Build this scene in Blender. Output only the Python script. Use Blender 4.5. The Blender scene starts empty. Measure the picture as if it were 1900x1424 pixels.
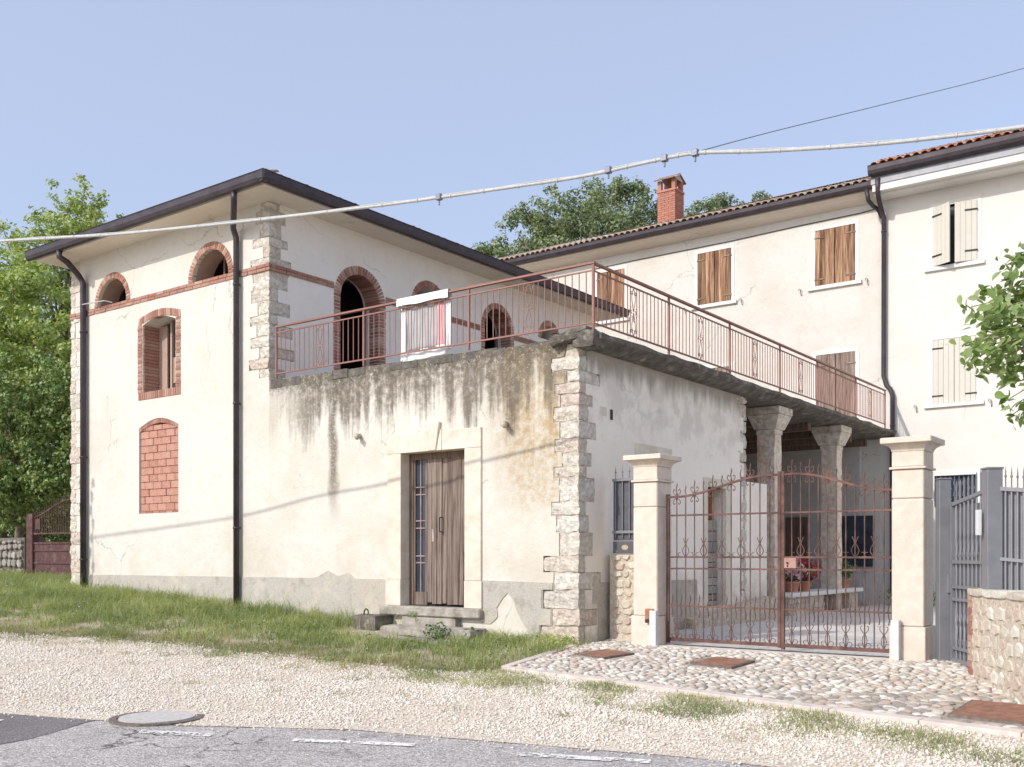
import bpy, bmesh, math, random
import numpy as np
from mathutils import Vector, Matrix, noise
from mathutils.geometry import tessellate_polygon
random.seed(7)
PI = math.pi
S = bpy.context.scene
C = S.collection
# ------------------------------------------------------------------ camera, light, exposure
FOC, CX, HY, EYE = 1870.0, 950.0, 1030.0, 1.6
YAW = math.atan(1390/1870)
cam = bpy.data.cameras.new('camera'); cam.sensor_width = 36; cam.lens = FOC/1900*36
cam.shift_y = (HY-712)/1900; cam.clip_end = 3000; cam.clip_start = .05
co = bpy.data.objects.new('camera', cam); C.objects.link(co)
co.location = (0, 0, EYE); co.rotation_euler = (PI/2, 0, YAW); S.camera = co
W = bpy.data.worlds.new('World'); S.world = W; W.use_nodes = True
wn = W.node_tree; wn.nodes.clear()
sky = wn.nodes.new('ShaderNodeTexSky'); sky.sky_type = 'NISHITA'; sky.sun_disc = False
LD = Vector((.30, 1, -.75)).normalized()
sky.sun_elevation = math.asin(-LD.z); sky.sun_rotation = math.radians(196.7)
sky.altitude = 150; sky.air_density = 1.0; sky.dust_density = 4.0; sky.ozone_density = 5.0
bg = wn.nodes.new('ShaderNodeBackground'); bg.inputs[1].default_value = .14
wo = wn.nodes.new('ShaderNodeOutputWorld')
hz = wn.nodes.new('ShaderNodeMix'); hz.data_type = 'RGBA'; hz.inputs[0].default_value = .46   # hazy summer air: the clear sky mixed with an even pale veil
hz.inputs[7].default_value = (3.9, 4.2, 5.1, 1)
wn.links.new(sky.outputs[0], hz.inputs[6]); wn.links.new(hz.outputs[2], bg.inputs[0]); wn.links.new(bg.outputs[0], wo.inputs[0])
sl = bpy.data.lights.new('sun', 'SUN'); sl.energy = 2.0; sl.angle = math.radians(.55); sl.color = (1, .96, .90)
so = bpy.data.objects.new('sun', sl); C.objects.link(so)
so.rotation_euler = LD.to_track_quat('-Z', 'Y').to_euler(); so.location = (-10, -20, 20)
S.view_settings.view_transform = 'Standard'; S.view_settings.look = 'None'
S.view_settings.gamma = 1; S.view_settings.use_curve_mapping = False
S.view_settings.exposure = .60

# ------------------------------------------------------------------ surveying helpers: a sight line met with a real wall plane
_F = (-math.sin(YAW), math.cos(YAW)); _R = (math.cos(YAW), math.sin(YAW))
def onY(px, py, Y):
    a = (px-CX)/FOC; t = Y/(_F[1]+_R[1]*a)
    return (t*(_F[0]+_R[0]*a), EYE+(HY-py)/FOC*t)
def onX(px, py, X):
    a = (px-CX)/FOC; t = X/(_F[0]+_R[0]*a)
    return (t*(_F[1]+_R[1]*a), EYE+(HY-py)/FOC*t)
def lerp(T, x):
    if x <= T[0][0]: return T[0][1]
    for (a, b), (c, d) in zip(T, T[1:]):
        if x <= c: return b+(d-b)*(x-a)/(c-a)
    return T[-1][1]

# ------------------------------------------------------------------ materials
class NT:
    def __init__(s, name, rough=.8, metallic=0, spec=.3):
        s.m = bpy.data.materials.new(name); s.m.use_nodes = True
        s.t = s.m.node_tree; s.b = s.t.nodes['Principled BSDF']
        s.b.inputs['Roughness'].default_value = rough; s.b.inputs['Metallic'].default_value = metallic
        s.b.inputs['Specular IOR Level'].default_value = spec
        s.co = s.n('ShaderNodeTexCoord').outputs['Object']
    def n(s, t, **k):
        n = s.t.nodes.new(t)
        for a, v in k.items(): setattr(n, a, v)
        return n
    def put(s, sock, v):
        if v is None: return
        if isinstance(v, (int, float)): sock.default_value = v
        elif isinstance(v, (tuple, list)): sock.default_value = (*v, 1) if len(v) == 3 and sock.type == 'RGBA' else v
        else: s.t.links.new(v, sock)
    def ma(s, op, a, b=None, c=None, clamp=False):
        n = s.n('ShaderNodeMath', operation=op, use_clamp=clamp)
        for i, v in enumerate((a, b, c)): s.put(n.inputs[i], v)
        return n.outputs[0]
    def mul(s, a, b): return s.ma('MULTIPLY', a, b)
    def add(s, a, b): return s.ma('ADD', a, b)
    def sub(s, a, b): return s.ma('SUBTRACT', a, b)
    def ss(s, v, lo, hi):
        n = s.n('ShaderNodeMapRange', interpolation_type='SMOOTHSTEP')
        s.put(n.inputs[0], v); s.put(n.inputs[1], lo); s.put(n.inputs[2], hi); return n.outputs[0]
    def sc(s, x, y, z, src=None):
        n = s.n('ShaderNodeMapping'); n.inputs['Scale'].default_value = (x, y, z); s.t.links.new(src or s.co, n.inputs[0]); return n.outputs[0]
    def noise(s, scale, detail=4, rough=.55, vec=None, dist=0):
        n = s.n('ShaderNodeTexNoise'); n.inputs['Scale'].default_value = scale; n.inputs['Detail'].default_value = detail
        n.inputs['Roughness'].default_value = rough; n.inputs['Distortion'].default_value = dist
        s.t.links.new(vec or s.co, n.inputs['Vector']); return n.outputs['Fac']
    def vor(s, scale, feature='F1', vec=None, out='Distance'):
        n = s.n('ShaderNodeTexVoronoi', feature=feature); n.inputs['Scale'].default_value = scale
        s.t.links.new(vec or s.co, n.inputs['Vector']); return n.outputs[out]
    def mix(s, f, a, b, mode='MIX'):
        n = s.n('ShaderNodeMix', data_type='RGBA', blend_type=mode)
        s.put(n.inputs[0], f); s.put(n.inputs[6], a); s.put(n.inputs[7], b); return n.outputs[2]
    def ramp(s, f, stops):
        n = s.n('ShaderNodeValToRGB'); e = n.color_ramp.elements
        while len(e) < len(stops): e.new(.5)
        for i, (p, c) in enumerate(stops): e[i].position = p; e[i].color = (*c, 1)
        s.put(n.inputs[0], f); return n.outputs[0]
    def xyz(s):
        n = s.n('ShaderNodeSeparateXYZ'); s.t.links.new(s.co, n.inputs[0]); return n.outputs
    def col(s, c): s.put(s.b.inputs['Base Color'], c)
    def bump(s, h, dist=.01, strength=1):
        n = s.n('ShaderNodeBump'); n.inputs['Distance'].default_value = dist; n.inputs['Strength'].default_value = strength
        s.put(n.inputs['Height'], h); s.t.links.new(n.outputs[0], s.b.inputs['Normal'])
    def rnd(s): return s.n('ShaderNodeObjectInfo').outputs['Random']
    def isl(s): return s.n('ShaderNodeNewGeometry').outputs['Random Per Island']

def m_simple(name, c, rough=.6, metallic=0, var=.25, scale=8, bumpd=.003, bscale=60, obj=0, dirt=None, stretch=(1, 1, 1)):
    k = NT(name, rough, metallic); v = k.sc(*stretch)
    f = k.noise(scale, 5, .6, v)
    lo = tuple(x*(1-var) for x in c); hi = tuple(min(1, x*(1+var)) for x in c)
    cc = k.ramp(f, [(.3, lo), (.7, hi)])
    if dirt: cc = k.mix(k.ss(k.noise(scale*.6, 5, .7, v), .5, .72), cc, dirt)
    if obj:
        r = k.rnd(); g = k.add(1-obj/2, k.mul(r, obj)); cb = k.n('ShaderNodeCombineColor')
        for i in range(3): k.t.links.new(g, cb.inputs[i])
        cc = k.mix(1, cc, cb.outputs[0], 'MULTIPLY')
    k.col(cc)
    if bumpd: k.bump(k.noise(bscale, 4, .6, v), bumpd)
    return k.m
def m_rand(name, cols, rough=.85, island=False, grain=.3, gscale=40, bumpd=.004, bscale=50):
    k = NT(name, rough); r = k.isl() if island else k.rnd()
    n = len(cols); c = k.ramp(r, [(i/n, cc) for i, cc in enumerate(cols)])
    k.t.nodes[-1]
    for nd in k.t.nodes:
        if nd.type == 'VALTORGB': nd.color_ramp.interpolation = 'CONSTANT' if not island else 'LINEAR'
    g = k.ramp(k.noise(gscale, 5, .65), [(.3, (1-grain,)*3), (.7, (1+0*grain,)*3)])
    k.col(k.mix(1, c, g, 'MULTIPLY'))
    if bumpd: k.bump(k.noise(bscale, 5, .65), bumpd)
    return k.m

def m_plaster(name, base, low=None, blot=.5, stain=None, rough=.9, bumpd=.004):
    k = NT(name, rough, 0, .15); x, y, z = k.xyz()
    big = k.noise(.7, 5, .6); fine = k.noise(30, 4, .7)
    dk = tuple(a*b for a, b in zip(base, (.86, .80, .72)))
    c = k.mix(k.mul(k.ss(big, .42, .75), blot), base, dk)
    st = k.noise(1, 5, .6, k.sc(5, 5, .5))
    c = k.mix(k.mul(k.ss(st, .55, .75), blot*.35), c, tuple(a*.8 for a in base))
    c = k.mix(k.mul(k.ss(k.noise(3.2, 6, .7), .55, .8), blot*.5), c, tuple(a*b for a, b in zip(base, (.9, .84, .76))))
    if low:   # rising damp discoloration above the plinth
        m = k.mul(k.ss(z, 2.6, 1.1), k.ss(k.noise(1.3, 6, .65), .38, .68))
        c = k.mix(k.mul(m, .75), c, low)
    if stain: c = stain(k, c, x, y, z)
    c = k.mix(k.mul(k.ss(fine, .58, .75), .22*min(1, blot*2)), c, tuple(a*.6 for a in base))
    mott = k.noise(6, 8, .75); c = k.mix(k.mul(k.ss(mott, .50, .66), .30*min(1, blot*1.8)), c, tuple(a*b for a, b in zip(base, (.80, .74, .66))))
    wv = k.n('ShaderNodeVectorMath', operation='ADD'); k.t.links.new(k.co, wv.inputs[0]); nn = k.n('ShaderNodeTexNoise'); nn.inputs['Scale'].default_value = 1.6; nn.inputs['Detail'].default_value = 7
    k.t.links.new(k.co, nn.inputs['Vector']); sv = k.n('ShaderNodeVectorMath', operation='SCALE'); sv.inputs[3].default_value = .9; k.t.links.new(nn.outputs['Color'], sv.inputs[0]); k.t.links.new(sv.outputs[0], wv.inputs[1])
    ck = k.mul(k.ss(k.vor(.42, 'DISTANCE_TO_EDGE', wv.outputs[0]), .006, .0015), k.ss(k.noise(.45, 3), .50, .56))
    c = k.mix(k.mul(ck, .55*min(1, blot*2)), c, tuple(a*.45 for a in base))
    k.col(c)
    k.bump(k.add(k.mul(k.noise(2.5, 5, .6), 3), k.add(k.mul(mott, 1.6), k.mul(fine, .8))), bumpd*1.6)
    return k.m

def stain_front(k, c, x, y, z):
    # rain streaks below the parapet: dark lichen, ochre run near the corner, single long run
    d = k.sub(4.78, z)
    s1 = k.noise(1, 6, .62, k.sc(7, 7, .42)); s2 = k.noise(1, 5, .6, k.sc(1.6, 1.6, .25)); bl = k.noise(9, 6, .75)
    ln = k.add(k.mul(s1, 2.7), k.add(k.mul(s2, 1.5), k.mul(bl, .5)))
    m = k.ss(k.sub(k.sub(ln, 1.18), d), 0, .7)
    edge = k.ss(x, -14.25, -13.0)
    m = k.mul(m, k.add(.25, k.mul(edge, .75)))
    soft = k.mul(k.ss(k.sub(k.add(k.add(.78, k.mul(s2, 1.2)), k.mul(s1, .8)), d), .75, 1.45), k.mul(edge, k.ss(bl, .3, .6)))
    c = k.mix(k.mul(soft, .92), c, (.31, .275, .22))
    m = k.mul(m, k.ss(k.add(k.mul(bl, .8), k.mul(s1, .9)), .52, .98))
    oc = k.mul(k.ss(x, -9.7, -8.6), k.ss(z, 1.7, 3.6)); oc = k.mul(oc, k.ss(k.add(s1, k.mul(s2, .6)), .48, .85))
    oc2 = k.mul(k.ss(k.ma('ABSOLUTE', k.add(x, 8.35)), .75, .15), k.mul(k.ss(z, 1.9, 2.6), k.ss(k.noise(2.6, 5, .7), .4, .6)))
    ocm = k.ss(k.noise(7, 6, .75), .38, .62); c = k.mix(k.mul(k.mul(oc, .95), k.add(.3, k.mul(ocm, .7))), c, (.38, .265, .13)); c = k.mix(k.mul(k.mul(oc2, .7), ocm), c, (.46, .34, .19))
    c = k.mix(k.mul(m, .9), c, (.155, .13, .10))
    top = k.mul(k.ss(k.add(d, k.mul(bl, -.55)), .12, -.12), k.ss(k.noise(14, 5, .8), .36, .55))
    c = k.mix(k.mul(top, .75), c, (.10, .085, .065))
    w = k.add(x, k.mul(k.sub(k.noise(2.2, 3, .5), .5), .28))
    run = k.mul(k.ss(k.ma('ABSOLUTE', k.add(w, 12.72)), .17, .02), k.mul(k.ss(z, 2.0, 3.1), k.ss(k.noise(18, 5, .8), .3, .5)))
    c = k.mix(k.mul(run, .85), c, (.13, .105, .075))
    run = k.mul(k.ss(k.ma('ABSOLUTE', k.add(w, 8.99)), .13, .02), k.mul(k.ss(z, 3.1, 3.9), k.ss(k.noise(18, 5, .8), .35, .55)))
    c = k.mix(k.mul(run, .6), c, (.16, .115, .07))
    wl = k.mul(k.ss(d, 1.3, .1), k.ss(k.vor(16), .16, .08))
    return k.mix(k.mul(wl, .7), c, (.74, .68, .56))
def stain_side(k, c, x, y, z):
    d = k.sub(4.4, z); bl = k.noise(2.2, 6, .6); s1 = k.noise(1, 5, .6, k.sc(4, 4, .5))
    m = k.mul(k.ss(k.sub(k.mul(k.add(bl, s1), 1.15), d), .1, .6), k.ss(bl, .42, .58))
    c = k.mix(k.mul(m, .32), c, (.42, .37, .30))
    m2 = k.mul(k.ss(k.sub(k.mul(s1, .9), d), .15, .5), .7)
    c = k.mix(m2, c, (.22, .19, .14))
    lo = k.mul(k.ss(z, 1.5, .6), k.ss(k.noise(3, 6, .7), .35, .6))
    return k.mix(k.mul(lo, .55), c, (.36, .31, .26))

M = {}
M['barn'] = m_plaster('barn_plaster', (.675, .645, .58), low=(.56, .50, .41), blot=.6)
M['annex_front'] = m_plaster('annex_plaster', (.675, .645, .575), low=(.56, .50, .41), blot=.7, stain=stain_front)
M['annex_side'] = m_plaster('annex_side_plaster', (.90, .83, .735), blot=.35, stain=stain_side)  # paler than the front plaster: brightness of the shaded side put into the colour
M['barn_side'] = m_plaster('barn_side_plaster', (.88, .83, .76), blot=.4)  # barn plaster copied lighter for the shaded side, the lift painted into the base
M['house'] = m_plaster('farmhouse_plaster', (.675, .64, .58), blot=.55)
M['house2'] = m_plaster('house_plaster', (.69, .66, .60), blot=.28, bumpd=.002)
M['trim'] = m_plaster('white_trim', (.74, .72, .68), blot=.2, bumpd=.003)
M['soffit'] = m_plaster('soffit_plaster', (.80, .72, .62), blot=.3)
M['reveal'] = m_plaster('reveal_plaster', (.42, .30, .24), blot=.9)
M['inside'] = m_plaster('shaded_interior', (.10, .09, .10), blot=.9)  # near black: the shade inside the barn is put into this colour
M['porch'] = m_plaster('porch_plaster', (.58, .56, .54), blot=.9)
def m_plinth():
    k = NT('roughcast_plinth', .95, 0, .1)
    c = k.ramp(k.noise(60, 5, .7), [(.32, (.43, .39, .34)), (.68, (.70, .66, .59))])
    c = k.mix(k.mul(k.ss(k.noise(1.2, 5, .6), .45, .7), .5), c, (.66, .56, .42))
    c = k.mix(k.mul(k.ss(k.noise(5, 5, .6), .5, .7), .4), c, (.28, .24, .2))
    c = k.mix(k.mul(k.ss(k.noise(2.4, 7, .7), .52, .66), .5), c, (.72, .66, .56)); k.col(c); k.bump(k.noise(55, 5, .8), .022); return k.m
M['plinth'] = m_plinth()
BR = [(.50, .25, .19), (.43, .20, .15), (.55, .33, .25), (.40, .19, .14), (.60, .42, .32), (.47, .27, .21)]
M['brick'] = m_rand('old_brick', BR, .9, grain=.4, gscale=30)
M['block'] = m_rand('hollow_brick', [(.56, .27, .20), (.50, .22, .16), (.60, .33, .25), (.53, .26, .20)], .95, grain=.1, gscale=14, bumpd=.012)
def m_block():
    k = NT('mortar_smeared_block', .95, 0, .1); r = k.rnd(); c = k.ramp(r, [(0, (.54, .25, .185)), (.5, (.60, .31, .235)), (1, (.50, .215, .16))])
    c = k.mix(k.mul(k.ss(k.noise(11, 8, .8), .50, .60), .65), c, (.70, .56, .47)); k.col(c); k.bump(k.noise(16, 6, .8), .02); return k.m
M['block'] = m_block()
M['stone'] = m_rand('quoin_stone', [(.80, .74, .63), (.85, .80, .71), (.78, .69, .58), (.83, .77, .67), (.76, .64, .54), (.81, .74, .63), (.72, .66, .57)], .95, grain=.5, gscale=13, bumpd=.035, bscale=15)
M['mortar'] = m_simple('lime_mortar', (.52, .46, .38), .95, var=.3, scale=20, bumpd=.01)
M['rubble_mortar'] = m_simple('rubble_mortar', (.56, .48, .38), .95, var=.35, scale=18, bumpd=.015, bscale=40)
M['rubble'] = m_rand('rubble_stone', [(.70, .64, .53), (.64, .56, .45), (.74, .70, .60), (.66, .58, .48), (.62, .50, .41)], .95, grain=.3, gscale=12, bumpd=.01, bscale=30)
M['drycore'] = m_simple('dark_earth_core', (.16, .14, .12), .95, var=.3)  # dark core that shows in the joints between the dry stones
M['drystone'] = m_rand('grey_field_stone', [(.42, .39, .34), (.34, .31, .27), (.50, .46, .40), (.38, .34, .30)], .95, grain=.4, gscale=10, bumpd=.012, bscale=25)
M['frame_stone'] = m_simple('door_frame_stone', (.68, .61, .51), .85, var=.12, scale=5, dirt=(.62, .50, .38), bumpd=.004, bscale=40)
def m_pillar():
    k = NT('pillar_limestone', .75, 0, .25)
    c = k.ramp(k.noise(9, 6, .65), [(.3, (.60, .51, .42)), (.55, (.68, .59, .495)), (.75, (.71, .64, .55))])
    c = k.mix(k.mul(k.ss(k.noise(22, 4, .7), .64, .72), .6), c, (.46, .30, .20)); k.col(c)
    k.bump(k.noise(40, 5, .7), .004); return k.m
M['pillar'] = m_pillar()
def m_slab():
    k = NT('weathered_slab', .95, 0, .1)
    c = k.ramp(k.noise(5, 7, .7), [(.3, (.10, .088, .072)), (.55, (.21, .19, .165)), (.75, (.36, .33, .285))])
    c = k.mix(k.ss(k.noise(2.4, 6, .7), .58, .68), c, (.40, .35, .27))
    k.col(c); k.bump(k.noise(11, 7, .75), .06); return k.m
M['slab'] = m_slab()
M['step'] = m_simple('step_stone', (.36, .325, .28), .9, var=.35, scale=7, dirt=(.22, .20, .16), bumpd=.015, bscale=20)
M['column'] = m_simple('column_stone', (.66, .57, .47), .9, var=.3, scale=9, dirt=(.52, .28, .19), bumpd=.02, bscale=12)
M['capital'] = m_simple('capital_stone', (.60, .54, .45), .9, var=.3, scale=9, dirt=(.2, .18, .15), bumpd=.01, bscale=20)
M['gutter'] = m_simple('brown_gutter_metal', (.066, .053, .06), .42, .25, var=.25, scale=4, bumpd=.001)
M['rust'] = m_simple('rust_red_paint', (.31, .155, .125), .6, .1, var=.35, scale=5, dirt=(.17, .08, .055), bumpd=.001)
M['gate'] = m_simple('rusty_gate_iron', (.135, .072, .06), .7, .15, var=.5, scale=5, dirt=(.24, .125, .085), bumpd=.002)
M['grey'] = m_simple('grey_painted_steel', (.25, .25, .265), .45, .3, var=.1, scale=5, bumpd=.0005)
M['dkgrey'] = m_simple('dark_grey_steel', (.12, .12, .14), .5, .3, var=.2, scale=8)
M['brown_gate'] = m_simple('maroon_gate_paint', (.105, .052, .05), .7, .1, var=.35, scale=8, dirt=(.2, .13, .1))
M['iron'] = m_simple('dark_iron', (.05, .042, .04), .6, .4, var=.3)
M['actuator'] = m_simple('pale_grey_plastic', (.62, .63, .63), .45, var=.08, scale=4, bumpd=0)
M['copper'] = m_simple('copper_plate', (.42, .20, .12), .4, .5, var=.3)
def m_wood(name, a, b, sc=1, rough=.85, obj=.35, crack=(.03, .02, .015)):
    k = NT(name, rough, 0, .2); v = k.sc(30*sc, 30*sc, 1.5*sc)
    r = k.rnd(); ofs = k.n('ShaderNodeVectorMath', operation='ADD'); k.t.links.new(v, ofs.inputs[0])
    cmb = k.n('ShaderNodeCombineXYZ'); k.t.links.new(k.mul(r, 37.), cmb.inputs[0]); k.t.links.new(k.mul(r, 91.), cmb.inputs[2]); k.t.links.new(cmb.outputs[0], ofs.inputs[1])
    f = k.noise(1, 6, .65, ofs.outputs[0], .4)
    c = k.ramp(f, [(.28, crack), (.42, a), (.68, b)])
    g = k.add(1-obj/2, k.mul(r, obj)); cb = k.n('ShaderNodeCombineColor')
    for i in range(3): k.t.links.new(g, cb.inputs[i])
    k.col(k.mix(1, c, cb.outputs[0], 'MULTIPLY')); k.bump(f, .006); return k.m
M['plank'] = m_wood('weathered_grey_plank', (.15, .11, .09), (.31, .25, .205), .8)
M['shutter'] = m_wood('peeling_brown_shutter', (.19, .095, .055), (.56, .36, .22), .6, obj=.9)
M['shutter_old'] = m_wood('grey_brown_shutter', (.20, .14, .11), (.42, .33, .27), 1.1)
M['orange_wood'] = m_wood('orange_door_wood', (.30, .12, .05), (.46, .20, .09), 1)
M['pale_shutter'] = m_simple('pale_greige_paint', (.60, .565, .48), .55, var=.03, scale=3, bumpd=0)
M['beam'] = m_wood('beam_wood', (.16, .11, .08), (.30, .22, .17))
def m_glass(name, c=(.03, .04, .055)):
    k = NT(name, .08, 0, .6); k.col(k.ramp(k.noise(3, 3), [(.3, c), (.7, tuple(x*1.8 for x in c))])); return k.m
M['glass'] = m_glass('dark_glass'); M['dark'] = m_simple('dark_void_board', (.02, .02, .025), .9, bumpd=0)
M['tile'] = m_rand('clay_tile', [(.46, .34, .26), (.54, .42, .32), (.42, .33, .26), (.50, .44, .36), (.52, .36, .27)], .9, grain=.4, gscale=12)
M['tile_dark'] = m_rand('old_clay_tile', [(.26, .16, .13), (.32, .20, .15), (.22, .15, .13)], .9, grain=.4, gscale=12)
M['tile_mass'] = m_rand('clay_tile_field', [(.50, .40, .32), (.56, .46, .37), (.44, .36, .30)], .9, True, grain=.4, gscale=10)
M['tile_new'] = m_rand('orange_clay_tile', [(.60, .24, .12), (.66, .38, .24), (.55, .20, .10), (.64, .44, .32)], .9, grain=.3, gscale=12)
M['cable'] = m_simple('pale_cable_sheath', (.50, .50, .48), .6, var=.12, scale=20, bumpd=.001)
M['thin'] = m_simple('steel_wire', (.22, .23, .27), .5, .5, var=.1)
M['terracotta'] = m_simple('terracotta', (.55, .25, .16), .85, var=.2)
M['bars'] = m_simple('faded_pink_bar', (.36, .24, .23), .7, var=.2)
M['redpaint'] = m_simple('orange_red_plate', (.42, .25, .20), .7, var=.2)
def m_banner():
    k = NT('banner_print', .5); x, y, z = k.xyz()
    edge = k.mul(1, k.ss(x, -11.22, -11.12)); n = k.noise(2.5, 3)
    c = k.ramp(n, [(.3, (.36, .36, .37)), (.7, (.46, .44, .44))])
    c = k.mix(k.mul(k.ss(x, -10.52, -10.40), k.ss(x, -10.28, -10.32)), c, (.66, .36, .36))
    c = k.mix(k.mul(k.ss(z, 5.55, 5.60), .6), c, (.66, .46, .46))
    k.col(c); k.bump(k.noise(4, 3), .02); return k.m
M['banner'] = m_banner()
M['white'] = m_simple('white_vinyl', (.78, .78, .78), .5, var=.03, bumpd=.004, bscale=8)
def m_leaf(name, cols, trans=.25, rough=.5):
    k = NT(name, rough, 0, .35); r = k.isl(); n = len(cols)
    c = k.ramp(r, [(i/(n-1), cc) for i, cc in enumerate(cols)])
    cl = k.ramp(k.noise(.9, 3, .6), [(.38, (.60, .68, .60)), (.60, (1, 1, 1))]); c = k.mix(1, c, cl, 'MULTIPLY')
    k.col(c); t = k.n('ShaderNodeBsdfTranslucent'); k.put(t.inputs[0], k.mix(1, c, (1.0, 1.0, .45), 'MULTIPLY'))
    mx = k.n('ShaderNodeMixShader'); mx.inputs[0].default_value = trans
    k.t.links.new(k.b.outputs[0], mx.inputs[1]); k.t.links.new(t.outputs[0], mx.inputs[2])
    k.t.links.new(mx.outputs[0], k.t.nodes['Material Output'].inputs[0]); return k.m
M['leaf_light'] = m_leaf('light_leaf', [(.26, .36, .08), (.42, .52, .14), (.55, .62, .24), (.64, .68, .42)], .45)
M['leaf_mid'] = m_leaf('mid_leaf', [(.06, .12, .035), (.10, .18, .05), (.15, .24, .08), (.24, .32, .15)], .3)
M['leaf_dark'] = m_leaf('ivy_leaf', [(.10, .16, .05), (.20, .28, .09), (.32, .42, .14), (.52, .57, .30)], .35)
M['leaf_far'] = m_leaf('far_leaf', [(.14, .18, .08), (.22, .28, .13), (.32, .38, .20), (.50, .53, .38)], .35)
M['leaf_near'] = m_leaf('branch_leaf', [(.13, .21, .06), (.24, .34, .10), (.36, .46, .17), (.50, .56, .33)], .45, .4)
M['grass'] = m_leaf('grass_blade', [(.26, .33, .10), (.38, .44, .17), (.50, .53, .27), (.62, .61, .40)], .42)
M['grass_dry'] = m_leaf('dry_grass_blade', [(.36, .32, .16), (.48, .42, .24), (.30, .31, .14), (.56, .49, .32)], .3)
M['petal_pink'] = m_leaf('pink_petal', [(.60, .12, .28), (.75, .35, .50), (.80, .55, .65)], .2)
M['petal_red'] = m_leaf('red_petal', [(.55, .02, .05), (.70, .05, .10)], .2)
M['bark'] = m_simple('tree_bark', (.20, .16, .12), .95, var=.4, scale=10, bumpd=.02, bscale=14)
M['twig'] = m_simple('green_twig', (.20, .20, .08), .8, var=.3)
def m_ground():
    k = NT('earth_and_grit', .95, 0, .1)
    c = k.ramp(k.noise(3, 7, .7), [(.3, (.36, .29, .20)), (.6, (.52, .45, .35))]); k.col(c); k.bump(k.noise(40, 6, .7), .02); return k.m
M['ground'] = m_ground()
def m_gravelbed():
    k = NT('gravel_bed', .95, 0, .1)
    c = k.mix(k.ss(k.vor(34, out='Distance'), .35, .75), k.mix(k.noise(1.0, 5), (.76, .68, .57), (.68, .59, .48)), (.44, .36, .28)); k.col(c)
    k.bump(k.vor(34), .02, -1); return k.m
M['gravelbed'] = m_gravelbed()
M['gravel'] = m_rand('limestone_gravel', [(.80, .73, .63), (.72, .63, .53), (.86, .81, .72), (.62, .53, .43), (.84, .77, .67)], .9, True, grain=.1)
def m_asphalt(name, a, b, crack=True):
    k = NT(name, .9, 0, .2); g = k.vor(62, out='Color'); sep = k.n('ShaderNodeSeparateColor'); k.t.links.new(g, sep.inputs[0])
    c = k.mix(k.ma('POWER', sep.outputs[0], 1.6), a, b); c = k.mix(k.mul(k.ss(k.noise(1.4, 5, .6), .4, .7), .35), c, tuple(x*.75 for x in a))
    c = k.mix(k.ss(k.noise(48, 3, .6), .56, .66), c, tuple(x*.45 for x in a)); c = k.mix(k.mul(k.ss(k.noise(2.2, 6, .7), .5, .75), .4), c, b)
    h = k.vor(62)
    if crack:
        wv = k.n('ShaderNodeVectorMath', operation='ADD'); k.t.links.new(k.co, wv.inputs[0])
        nn = k.n('ShaderNodeTexNoise'); nn.inputs['Scale'].default_value = 3; nn.inputs['Detail'].default_value = 6; k.t.links.new(k.co, nn.inputs['Vector'])
        sc = k.n('ShaderNodeVectorMath', operation='SCALE'); sc.inputs[3].default_value = .55; k.t.links.new(nn.outputs['Color'], sc.inputs[0]); k.t.links.new(sc.outputs[0], wv.inputs[1])
        cr = k.vor(.95, 'DISTANCE_TO_EDGE', wv.outputs[0]); x, y, z = k.xyz()
        cm = k.mul(k.ss(cr, .016, .004), k.ss(k.noise(.8, 3), .42, .52)); cm = k.mul(cm, k.ss(x, -5.2, -6.6)); c = k.mix(k.mul(cm, .8), c, (.06, .05, .045))
    k.col(c); k.bump(h, .006); return k.m
M['asphalt'] = m_asphalt('aged_asphalt', (.33, .30, .275), (.70, .65, .61))
M['asphalt_new'] = m_asphalt('dark_asphalt_patch', (.18, .16, .155), (.29, .262, .255), False)
def m_paint():
    k = NT('worn_road_paint', .8); n = k.noise(26, 5, .7); k.col((.80, .78, .74))
    tr = k.n('ShaderNodeBsdfTransparent'); mx = k.n('ShaderNodeMixShader'); k.put(mx.inputs[0], k.ss(k.add(n, k.mul(k.noise(3.5, 3), .5)), .73, .84))
    k.t.links.new(k.b.outputs[0], mx.inputs[1]); k.t.links.new(tr.outputs[0], mx.inputs[2]); k.t.links.new(mx.outputs[0], k.t.nodes['Material Output'].inputs[0]); return k.m
M['paint'] = m_paint()
M['cover'] = m_simple('rusty_cover', (.30, .155, .105), .8, .2, var=.3, scale=9, dirt=(.2, .10, .07), bumpd=.008, bscale=40)
M['manhole'] = m_simple('concrete_lid', (.52, .49, .45), .85, var=.15, scale=20, bumpd=.004)
M['castiron'] = m_simple('cast_iron_ring', (.20, .165, .14), .7, .4, var=.3, scale=20)
M['cobble'] = m_rand('river_cobble', [(.58, .50, .40), (.44, .37, .31), (.68, .63, .55), (.38, .34, .30), (.54, .42, .34), (.50, .43, .35), (.74, .70, .64), (.34, .30, .26)], .7, grain=.22, gscale=20)
M['cobble_mass'] = m_rand('river_cobble_field', [(.44, .37, .31), (.58, .50, .40), (.38, .34, .30), (.68, .63, .55), (.54, .42, .34), (.72, .68, .60)], .7, True, grain=.22, gscale=20)
M['bed'] = m_simple('cobble_mortar_bed', (.40, .34, .28), .95, var=.3, scale=15, bumpd=.01)
M['kerb'] = m_simple('pink_stone_kerb', (.62, .53, .47), .8, var=.15, scale=7)
M['paving'] = m_simple('court_paving', (.60, .57, .53), .8, var=.1, scale=4, obj=.08, bumpd=.002)
M['sill'] = m_simple('threshold_stone', (.68, .62, .55), .8, var=.12, scale=6, bumpd=.003)

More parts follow.
